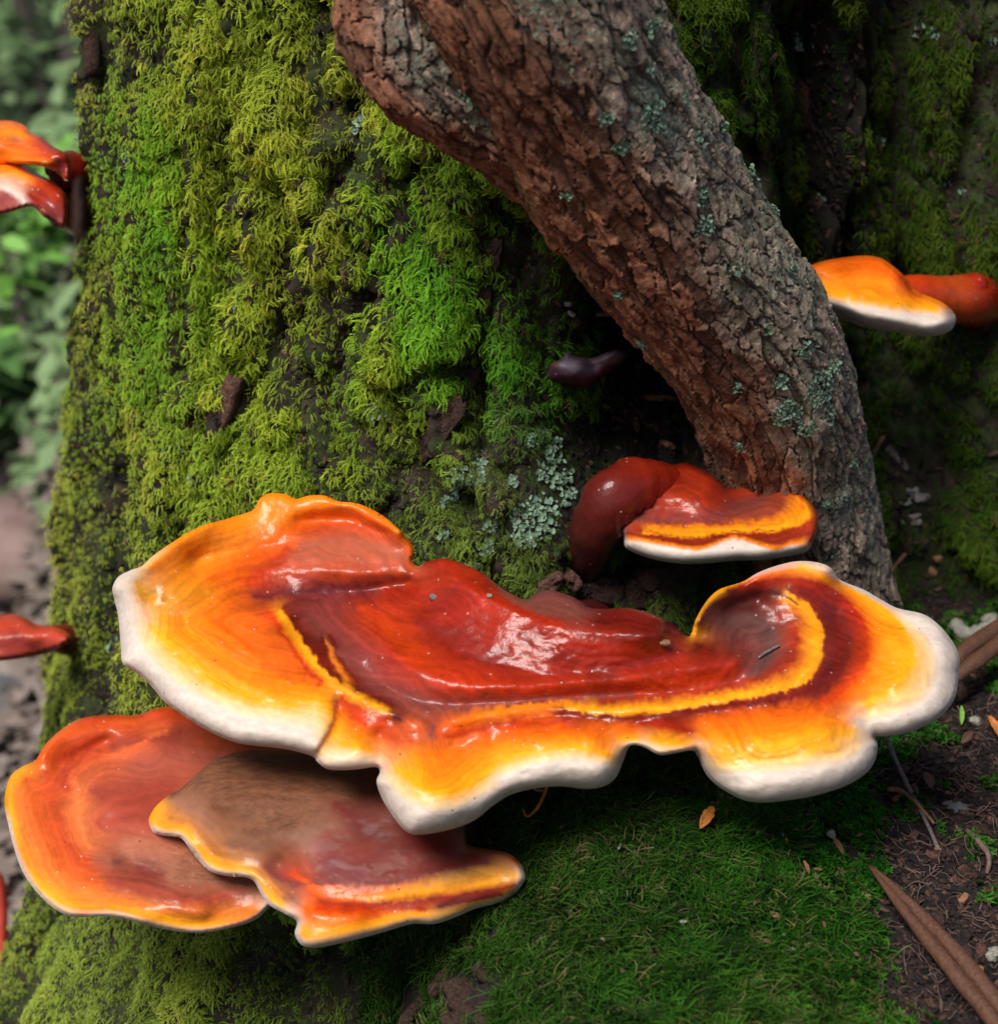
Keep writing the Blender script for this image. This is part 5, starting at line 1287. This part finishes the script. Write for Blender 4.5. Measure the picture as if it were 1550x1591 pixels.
# ------------------------------------------------------------------ leaves, twigs and crumbs on the ground
def gp(u, v, lift=0.0):
    p = seen_any(u, v)[0] if v < 1000 and u > 1340 else hit_ground(np.array(float(u)), np.array(float(v))); return p + np.array([0, 0, lift])
def solid(o, t):
    m = o.modifiers.new("thickness", 'SOLIDIFY'); m.thickness = t; m.offset = 0
    return o
def rolled_leaf(name, A, B, up, half, turns, mat, tip0=.10, tip1=.9, label=None, open_=.0, vein=True):
    """leaf whose two edges are rolled inwards into a pair of tubes along A-B"""
    n = 60; m = 17; V = []
    ax = B - A; Ln = np.linalg.norm(ax); ax = ax / Ln; a, b, nrm = ax, *basis(up, ax)[1:]
    for i in range(n):
        t = i / (n - 1)
        w = half * (.05 + .95 * math.sin(min(1.0, t / (tip0 * 1.6)) * math.pi / 2) ** .85) * (1 if t < tip1 else max(.08, 1 - (t - tip1) / (1 - tip1) * .9))
        bow = .06 * Ln * math.sin(t * math.pi) * .35
        for s in (-1, 1):
            for j in range(m):
                q = j / (m - 1); ang = q * turns * 2 * math.pi * (.72 + .28 * sstep(0, tip0 * 3, t)); r_ = w * (1 - .42 * q)
                x = s * (w * 1.02 - r_ * math.cos(ang) * 1.0) * 1.0; z = w - r_ * math.sin(ang) * 1.0
                if s == -1: z += w * .10
                wob = .16 * w * float(fbm(t * 11 + s * 3, q * 2.5, 2.0, 3))
                V.append(A + ax * (t * Ln) + b * (x + wob) + nrm * (2 * w - z + bow * .3 + wob))
    V = np.array(V); F = []
    for i in range(n - 1):
        for s in range(2):
            for j in range(m - 1):
                k = i * 2 * m + s * m + j; F.append((k, k + 1, k + 1 + 2 * m, k + 2 * m))
    o = solid(mesh_obj(name, V, F, mat), .0006)
    return o
lf = rolled_leaf("fallen_leaf", gp(1349, 1366, .006), gp(1655, 1740, .005), np.array([-.1, -.25, 1.0]), .0034, .72, MAT["leaf"], tip0=.34)
tag(lf, "long brown dead leaf rolled into a double tube on the moss", "leaf")
lf2 = rolled_leaf("fallen_leaf", gp(1440, 1118, .012), gp(1600, 1028, .024), np.array([0, -.3, 1.0]), .0045, .62, MAT["leaf"], tip0=.25)
tag(lf2, "pinkish brown folded dead leaf sticking out beside the white rim", "leaf")
def gtube(name, pix, lift, radii, mat, label, cat, group=None, seg=7, jitter=.2, flat=1.0):
    P = np.array([gp(u, v, l) for (u, v), l in zip(pix, lift)])
    return tag(tube(name, P, radii, mat, None, seg, jitter, flat), label, cat, group)
gtube("twig", [(1352, 1165), (1378, 1195), (1410, 1245), (1435, 1285), (1458, 1325)], [.02, .012, .006, .004, .001], [.0011, .0011, .0010, .0009, .0009], MAT["twig"], "thin straight grey twig slanting from white rim to dark soil", "twig")
gtube("twig", [(1370, 935), (1385, 905), (1420, 872), (1450, 858), (1476, 846)], [.004, .007, .009, .007, .003], [.0009, .0009, .0008, .0008, .0006], MAT["wood"], "thin curved tan twig arching over moss beside the stem's foot", "twig")
gtube("twig", [(1352, 740), (1368, 722), (1384, 704)], [.01, .014, .012], [.0011, .0010, .0008], MAT["wood"], "short straight orange-brown twig leaning at the stem's foot", "twig")
gtube("twig", [(1376, 718), (1390, 732), (1408, 742)], [.008, .008, .004], [.0022, .0022, .0016], MAT["twig"], "short thick grey twig lying at the stem's foot", "twig")
gtube("twig", [(1450, 1290), (1420, 1262), (1395, 1248), (1378, 1240)], [.003, .005, .006, .004], [.0006, .0008, .0012, .0012], MAT["wood"], "orange-tipped bent sliver of wood on wet soil", "twig")
gtube("lichen_branch", [(1478, 985), (1500, 1000), (1530, 998), (1570, 985), (1610, 980)], [.006, .006, .006, .008, .01], [.0030, .0038, .0042, .0036, .003], MAT["lichen_pale"], "crooked pale green lichen-covered branch on the soil", "branch", jitter=.5, seg=10)
gtube("twig", [(1485, 1030), (1515, 1022), (1560, 1012)], [.004, .005, .004], [.0007, .0007, .0006], MAT["wood"], "thin rusty needle twig just below the pale lichen branch", "twig")
gtube("twig", [(1500, 1300), (1520, 1322), (1535, 1345), (1532, 1365)], [.003, .004, .004, .002], [.0010, .0012, .0012, .0008], MAT["root"], "short forked root end in the dark soil", "root")
gtube("dried_stalk", [(852, 1228), (850, 1262), (838, 1284), (820, 1296), (812, 1288)], [.022, .014, .010, .008, .009], [.0014, .0016, .0018, .0012, .0008], MAT["leaf_orange"], "curled orange dried stalk hanging under the broad fungus", "stalk", flat=.45)
gtube("twig", [(816, 1262), (832, 1268), (848, 1270)], [.014, .012, .012], [.0010, .0012, .0008], MAT["wood"], "short brown twig beside the curled dried stalk", "twig", flat=.5)
def leaf_scrap(u, v, ln, wd, ang, mat, label, cat="leaf", name="leaf_scrap", lift=.004, group=None, curl=.5, seed=1):
    p = gp(u, v, lift); s = np.linalg.norm(p - CAM) / FPX
    n = np.array([.15, -.55, .8]); a, b, n = basis(n, pix_dir(u, v, ang, p)); V, F = [], []; m = 12; r = np.random.default_rng(seed)
    for i in range(m):
        t = i / (m - 1); w = wd * s / 2 * math.sin(math.pi * min(1, t * .96 + .03)) ** .75 * (1 + .12 * r.normal())
        for q in (-1, -.5, 0, .5, 1):
            V.append(p + a * ((t - .5) * ln * s) + b * w * q + n * (curl * w * q * q + .12 * ln * s * math.sin(t * 3) ** 2 * .5))
    for i in range(m - 1):
        for q in range(4): F.append((i * 5 + q, i * 5 + q + 1, i * 5 + q + 6, i * 5 + q + 5))
    return tag(solid(mesh_obj(name, np.array(V), F, mat), .0004), label, cat, group)
leaf_scrap(1097, 1291, 46, 17, 120, MAT["leaf_orange"], "small bright orange leaf standing in dark green moss", lift=.006)
leaf_scrap(1300, 1330, 36, 8, 70, MAT["wood"], "pale tan dry sepal in moss below the white lobe", lift=.005)
leaf_scrap(1290, 1318, 14, 14, 20, MAT["lichen_pale"], "tiny pale cup-shaped scrap on top of the tan sepal", lift=.006)
leaf_scrap(1204, 1442, 22, 9, 50, MAT["wood"], "tiny purple-brown scrap lying in the middle of the moss", lift=.005)
leaf_scrap(1252, 1365, 24, 6, 80, MAT["wood"], "small pinkish sliver standing in moss near the orange leaf", lift=.005)
leaf_scrap(1500, 1165, 30, 12, 130, MAT["leaf"], "reddish brown leaf scrap on soil below the folded leaf", lift=.006)
leaf_scrap(1440, 1232, 30, 16, 80, MAT["leaf"], "rust-red leaf scrap beside the straight grey twig", lift=.006)
leaf_scrap(1545, 1150, 44, 14, 75, MAT["leaf_orange"], "orange leaf scrap on the soil at the folded leaf", lift=.006)
leaf_scrap(1510, 900, 46, 30, 75, MAT["chip_red"], "reddish brown flat leaf piece lying on bright moss", lift=.008, curl=.2)
leaf_scrap(1350, 912, 50, 26, 10, MAT["chip_red"], "brown curled bark scrap at the stem's foot behind the fungus", lift=.008)
leaf_scrap(1492, 1130, 34, 7, 100, MAT["grass"], "green grass blade tucked under the folded leaf", "grass", "grass_blade", lift=.006)
leaf_scrap(705, 688, 22, 8, 120, MAT["leaf_orange"], "tiny orange leaf scrap caught on the mossy trunk", lift=0) if False else None
leaf_scrap(1420, 640, 18, 12, 60, MAT["leaf_orange"], "tiny orange leaf behind the leaning stem's foot", lift=.006) if False else None
sc_ = np.random.default_rng(77)
for k in range(26):
    u, v = sc_.uniform(830, 1340), sc_.uniform(1290, 1585)
    leaf_scrap(u, v, sc_.uniform(7, 17), sc_.uniform(3, 6), sc_.uniform(0, 180), MAT[["wood", "leaf", "lichen_pale"][k % 3]],
               ["tiny tan plant scrap lying in the dark green moss", "tiny brown plant scrap lying in the dark green moss", "tiny pale plant scrap lying in the dark green moss"][k % 3], "scrap", "plant_scrap", lift=.0045,
               group=["tan scraps in the moss", "brown scraps in the moss", "pale scraps in the moss"][k % 3], seed=k)
# white crust pieces behind the stem's foot
def crumb(name, u, v, rad, mat, label, cat, group=None, seed=0, lift=.004, squash=.6):
    p = gp(u, v, lift * .5); s = np.linalg.norm(p - CAM) / FPX * rad * .72; r = np.random.default_rng(seed)
    th, ph = np.meshgrid(np.linspace(0, 2 * np.pi, 22, endpoint=False), np.linspace(.06, np.pi - .06, 13), indexing='ij')
    d = np.stack([np.sin(ph) * np.cos(th), np.sin(ph) * np.sin(th), np.cos(ph) * squash], -1)
    k = 1 + .95 * fbm(d[..., 0] * 2.4 + seed * 3.1, d[..., 1] * 2.4, d[..., 2] * 2.4, 3)
    return tag(mesh_obj(name, (p + d * (s * k)[..., None]).reshape(-1, 3), grid_faces(22, 13, True), mat), label, cat, group)
for k, (u, v, rd) in enumerate([(1414, 768, 17), (1428, 778, 16), (1438, 776, 9), (1420, 806, 14), (1424, 816, 12)]):
    crumb("crust_piece", u, v, rd, MAT["lichen_pale"], "off-white crumbly crust piece on soil behind the stem's foot", "crust", "white crust pieces by the stem", seed=k)
crumb("crust_piece", 1405, 783, 18, MAT["lichen_pale"], "yellowish flat crust between the off-white pieces by the stem", "crust", seed=8, squash=.35)
crumb("lichen_clump", 1398, 817, 12, MAT["lichen"], "blue-green lichen clump beside the off-white crust pieces", "lichen", seed=9)
crumb("lichen_clump", 1370, 772, 12, MAT["lichen"], "dull green lichen clump against the stem's foot", "lichen", seed=10)
crumb("crust_piece", 1540, 968, 16, MAT["lichen_pale"], "pale crust lump on soil above the lichen branch", "crust", seed=12)
crumb("crust_piece", 1515, 1126, 12, MAT["lichen_pale"], "grey-white lichen lump on soil below the folded leaf", "crust", seed=13)
crumb("crust_piece", 1545, 1490, 18, MAT["lichen_pale"], "grey pebble-like crust lump near the rolled leaf", "crust", seed=14)
crumb("pebble", 1485, 1255, 22, MAT["stone"], "flat grey-brown pebble half sunk in wet soil", "pebble", seed=15, squash=.3, lift=.001)
# debris lying on the broad fungus
def on_fungus(u, v, lift=.0006):
    return pl_main.at(np.array(float(u)), np.array(float(v)), INFO_MAIN["hf"](u, v) * 1e-3 + lift)
def flake_on(u, v, ln, wd, ang, mat, label, name="wood_flake"):
    p = on_fungus(u, v); s = np.linalg.norm(p - CAM) / FPX
    return tag(slab(name, p, pl_main.n, pix_dir(u, v, ang, p), ln * s, wd * s, .0007, mat, None, seed=int(u), sink=1.2, nseg=9), label, "flake")
flake_on(1031, 998, 22, 11, 15, MAT["wood"], "tan wood flake lying on the dark red hump")
flake_on(673, 928, 14, 12, 70, MAT["twig"], "grey debris crumb in the notch of the red hump")
flake_on(760, 926, 9, 7, 30, MAT["lichen_pale"], "tiny pale flake on the red hump")
nd_ = np.array([on_fungus(1178, 1022, .001), on_fungus(1190, 1014, .0016), on_fungus(1202, 1007, .0016), on_fungus(1211, 1003, .001)])
tag(tube("needle", nd_, [.0005, .0007, .0006, .0004], MAT["twig"], None, 6, .2), "dark conifer needle lying on the purple dish of the fungus", "needle")
# wood slivers and litter inside the hollow
for k, (u, v, ln, wd, ang, mt) in enumerate([(918, 442, 42, 9, -25, "wood"), (930, 486, 46, 7, 0, "wood"), (1010, 616, 90, 9, 5, "wood"), (890, 500, 24, 12, -40, "chip_red"), (905, 520, 20, 10, 40, "chip_red"), (880, 470, 12, 8, 0, "lichen_pale"), (885, 485, 14, 8, 30, "lichen_pale"), (905, 540, 26, 8, -10, "wood"), (1035, 690, 20, 10, 30, "wood"), (985, 662, 16, 9, 70, "chip_red")]):
    p, n = seen_on_trunk(u, v); s = np.linalg.norm(p - CAM) / FPX
    tag(slab("wood_sliver", p + n * .002, n, pix_dir(u, v, ang, p), ln * s, wd * s, .002, MAT[mt], None, seed=700 + k, sink=2.0, nseg=10),
        {"wood": "long tan wood sliver lying in the dark hollow under the stem", "chip_red": "short reddish rotten wood piece in the dark hollow", "lichen_pale": "tiny whitish flake in the dark hollow"}[mt], "wood", {"wood": "tan slivers in the hollow", "chip_red": "reddish pieces in the hollow", "lichen_pale": "whitish flakes in the hollow"}[mt])
# rotten wood lumps at the root of the small fungus
for k, (u, v, ln, wd, ang, mt) in enumerate([(850, 905, 50, 26, -30, "chip_red"), (885, 900, 34, 22, 60, "chip_red"), (935, 915, 70, 40, 20, "chip"), (985, 920, 50, 44, 80, "chip"), (1020, 900, 40, 60, 90, "chip"), (1060, 880, 60, 30, 0, "chip")]):
    p, n = seen_on_trunk(u, v); s = np.linalg.norm(p - CAM) / FPX
    slab("rotten_wood", p, n, pix_dir(u, v, ang, p), ln * s, wd * s, .006, MAT[mt], tree, seed=800 + k, sink=1.5)
# fine roots and crumbs on the dark soil
rr_ = np.random.default_rng(99); Vr, Fr = [], []
for k in range(360):
    u, v = rr_.uniform(1330, 1590), rr_.uniform(1000, 1640)
    if u < 1375 + (v - 1300) * .15 and v > 1150: continue
    a = rr_.uniform(0, 6.28); P = []; L_ = rr_.uniform(.003, .009); p0 = gp(u, v)
    for q in range(5):
        P.append([p0[0], p0[1], float(ground_z(p0[0], p0[1])) + .0008 + .0025 * rr_.random()]); p0 = p0 + np.array([math.cos(a), math.sin(a), 0]) * L_ / 2; a += rr_.normal(0, .6)
    V, F = tube_data(np.array(P), [rr_.uniform(.00014, .00036), .00015], 4, .2, False, 1.0, 3)
    Fr += [tuple(x + len(Vr) for x in f) for f in F]; Vr += list(V)
tag(mesh_obj("fine_roots", np.array(Vr), Fr, MAT["root"]), "mat of fine pale rootlets over the dark soil", "roots", kind="stuff")
for k in range(85):
    u, v = rr_.uniform(1370, 1560), rr_.uniform(860, 1600)
    if u < 1385 + (v - 1300) * .2 and v > 1150: continue
    if u < 1490 and 930 < v < 1150: continue
    p = gp(u, v, .001); s = rr_.uniform(.0015, .0050)
    mt = ["chip", "chip_red", "wood", "chip", "soil"][k % 5]
    tag(slab("soil_crumb", p, np.array([rr_.normal(0, .3), rr_.normal(0, .3) - .2, 1]), rr_.normal(0, 1, 3), s * 1.8, s, s * .45, MAT[mt], None, seed=900 + k, sink=1.0, nseg=8),
        {"chip": "small dark brown bark crumb scattered on the soil", "chip_red": "small reddish bark crumb scattered on the soil", "wood": "small tan wood crumb scattered on the soil", "soil": "small black clod of earth on the soil"}[mt], "crumb", {"chip": "dark bark crumbs", "chip_red": "reddish bark crumbs", "wood": "tan wood crumbs", "soil": "black clods of earth"}[mt])

# crumbly humus: bits too small and too many to pick apart
def humus(name, pts, nrm, label, seed, parent=None):
    r = np.random.default_rng(seed); V, F, Cc = [], [], []
    pal = np.array([[.020, .013, .012], [.045, .026, .022], [.09, .045, .032], [.14, .075, .05], [.012, .009, .009]])
    for p, n in zip(pts, nrm):
        a, b, n = basis(n, r.normal(0, 1, 3)); s = r.uniform(.0005, .0016); el = r.uniform(1, 3.2); k = len(V)
        c = pal[r.choice(5, p=[.3, .3, .15, .07, .18])] * r.uniform(.4, .9); p = p + n * s * .3
        ring = [p + a * s * el * math.cos(t) * r.uniform(.7, 1.2) + b * s * math.sin(t) * r.uniform(.7, 1.2) for t in (0, 1.25, 2.5, 3.8, 5.0)]
        V += ring + [p + n * s * r.uniform(.5, 1.1) + a * s * r.normal(0, .3)]; F += [(k + q, k + (q + 1) % 5, k + 5) for q in range(5)]; Cc += [np.append(c, .1)] * 6
    o = mesh_obj(name, np.array(V), F, MAT["trunk"], parent, np.array(Cc), smooth=False); o["kind"] = "stuff"
    if label: tag(o, label, "humus")
hp = []
hu_, hv_ = rr_.uniform(1330, 1600, 9000), rr_.uniform(860, 1650, 9000)
keep = (hu_ > 1360 + (hv_ - 1300) * .1)
P_ = hit_ground(hu_[keep], hv_[keep]); P_[:, 2] = ground_z(P_[:, 0], P_[:, 1])
humus("humus", P_, np.tile(np.array([0, -.1, 1.0]), (len(P_), 1)), "loose dark humus crumbs covering the bare soil", 61)
wr = np.zeros(TP.shape[:2])
for a_, b_, ra_, rb_ in ((720, 1550, 80, 70), (985, 610, 110, 150), (950, 905, 110, 45), (1400, 790, 55, 110), (1285, 250, 60, 250)):
    wr = np.maximum(wr, sstep(1.0, .6, np.hypot((PU_ - a_) / ra_, (PV_ - b_) / rb_)))
wr = np.maximum(wr, .45 * ((wgt < .30) & (PU_ > 40) & (PU_ < 1560) & (PV_ > -10) & (PV_ < 1600)))
wr *= facing > 0
dp_, dn_, _ = sample_grid(TP, TN, wr, 9000, rr_)
humus("rotten_debris", dp_, dn_, None, 62, tree)

# ------------------------------------------------------------------ out-of-focus forest floor on the left
def hitg(u, v): return hit_ground(np.array(float(u)), np.array(float(v)))
MAT["pinkstone"] = make_plain("pinkish_stone", (0.12, 0.08, 0.07), (0.26, 0.18, 0.165), 30, .85, .6, .004)
def boulder(u, v, rad, label, seed, mat="stone", squash=.6):
    p = hitg(u, v); th, ph = np.meshgrid(np.linspace(0, 2 * np.pi, 28, endpoint=False), np.linspace(.05, np.pi - .05, 16), indexing='ij')
    d = np.stack([np.sin(ph) * np.cos(th), np.sin(ph) * np.sin(th), np.cos(ph) * squash], -1)
    k = 1 + .35 * fbm(d[..., 0] * 1.3 + seed, d[..., 1] * 1.3, d[..., 2] * 1.3, 4)
    tag(mesh_obj("stone", (p + d * (rad * k)[..., None]).reshape(-1, 3), grid_faces(28, 16, True), MAT[mat]), label, "stone")
boulder(10, 1130, .06, "pale grey rounded stone behind the trunk's left flank", 3)
boulder(40, 850, .07, "pinkish brown stone on the forest floor behind the trunk", 5, "pinkstone")
boulder(-10, 1010, .08, "dark brown lump of earth behind the grey stone", 9, "soil")
MAT["litter"] = make_plain("leaf_litter", (0.11, 0.085, 0.07), (0.26, 0.21, 0.19), 6, .8, .2, .002)
MAT["litter2"] = make_plain("green_cover", (0.10, 0.17, 0.07), (0.22, 0.32, 0.15), 6, .7, .2, .002)
def scatter_leaves(name, mat, n, u0, u1, v0, v1, size, rise, label, seed):
    r = np.random.default_rng(seed); V, F = [], []
    uu_, vv_ = r.uniform(u0, u1, n), r.uniform(v0, v1, n)
    PP = np.concatenate([hit_ground(uu_[q:q + 250], vv_[q:q + 250]) for q in range(0, n, 250)])
    for k in range(n):
        p = PP[k]; s = size * r.uniform(.6, 1.5); nn = np.array([r.normal(0, .5), r.normal(0, .5), 1.]); a, b, nn = basis(nn, r.normal(0, 1, 3))
        p = p + np.array([0, 0, rise * r.random() ** 2 + .004]); q = len(V)
        V += [p - a * s, p - a * s * .3 + b * s * .42 + nn * s * .12, p + a * s * .4 + b * s * .36, p + a * s - nn * s * .1, p + a * s * .4 - b * s * .36, p - a * s * .3 - b * s * .42 + nn * s * .12]
        F.append(tuple(range(q, q + 6)))
    tag(mesh_obj(name, np.array(V), F, MAT[mat]), label, "leaves", kind="stuff")
scatter_leaves("leaf_litter", "litter", 2600, -200, 120, 350, 1600, .016, .02, "pinkish brown dead leaves covering the far forest floor", 5)
scatter_leaves("ground_cover", "litter2", 2200, -200, 120, -150, 800, .018, .08, "low green leafy cover on the far forest floor", 6)
def shrub(u, v, h, w, leaf, n, c, label, seed):
    r = np.random.default_rng(seed); base = hitg(u, v); e = tag(empty("shrub"), label, "shrub", None)
    key = "shrub%d" % seed; MAT[key] = make_plain("shrub_leaf", tuple(x * .7 for x in c), tuple(min(1, x * 1.3) for x in c), 8, .5, .1, .001, .4)
    V, F = [], []
    for k in range(n):
        t = r.random() ** .7; ang = r.uniform(0, 6.28); rd = w * (.25 + .75 * r.random()) * (1 - .5 * t)
        p = base + np.array([rd * math.cos(ang), rd * math.sin(ang), .05 + h * t]); s = leaf * r.uniform(.6, 1.3)
        a, b, nn = basis(np.array([r.normal(0, .6), r.normal(0, .6) - .3, 1.]), r.normal(0, 1, 3)); q = len(V)
        V += [p - a * s, p - a * s * .3 + b * s * .42 + nn * s * .12, p + a * s * .4 + b * s * .36, p + a * s - nn * s * .1, p + a * s * .4 - b * s * .36, p - a * s * .3 - b * s * .42 + nn * s * .12]; F.append(tuple(range(q, q + 6)))
    f = mesh_obj("foliage", np.array(V), F, MAT[key], e); f["kind"] = "stuff"
    for k in range(5):
        ang = r.uniform(0, 6.28)
        tube("stem", np.array([base, base + np.array([.2 * w * math.cos(ang), .2 * w * math.sin(ang), h * .5]), base + np.array([.6 * w * math.cos(ang), .6 * w * math.sin(ang), h])]), [.008, .006, .003], MAT["twig"], e, 6)
shrub(20, 330, .30, .25, .020, 500, (.15, .25, .10), "low dark green shrub behind the upper left fungi", 41)
shrub(90, 200, .50, .35, .022, 600, (.12, .20, .08), "taller deep green shrub at the back of the forest floor", 42)
shrub(-20, 90, .60, .50, .03, 700, (.24, .36, .18), "light green broad-leaved shrub far behind the trunk", 43)
shrub(60, 640, .18, .16, .018, 260, (.13, .30, .05), "small bright green plant on the floor left of the trunk", 44)
shrub(10, 760, .10, .12, .04, 60, (.10, .22, .06), "small dull green plant near the pinkish stone", 45)
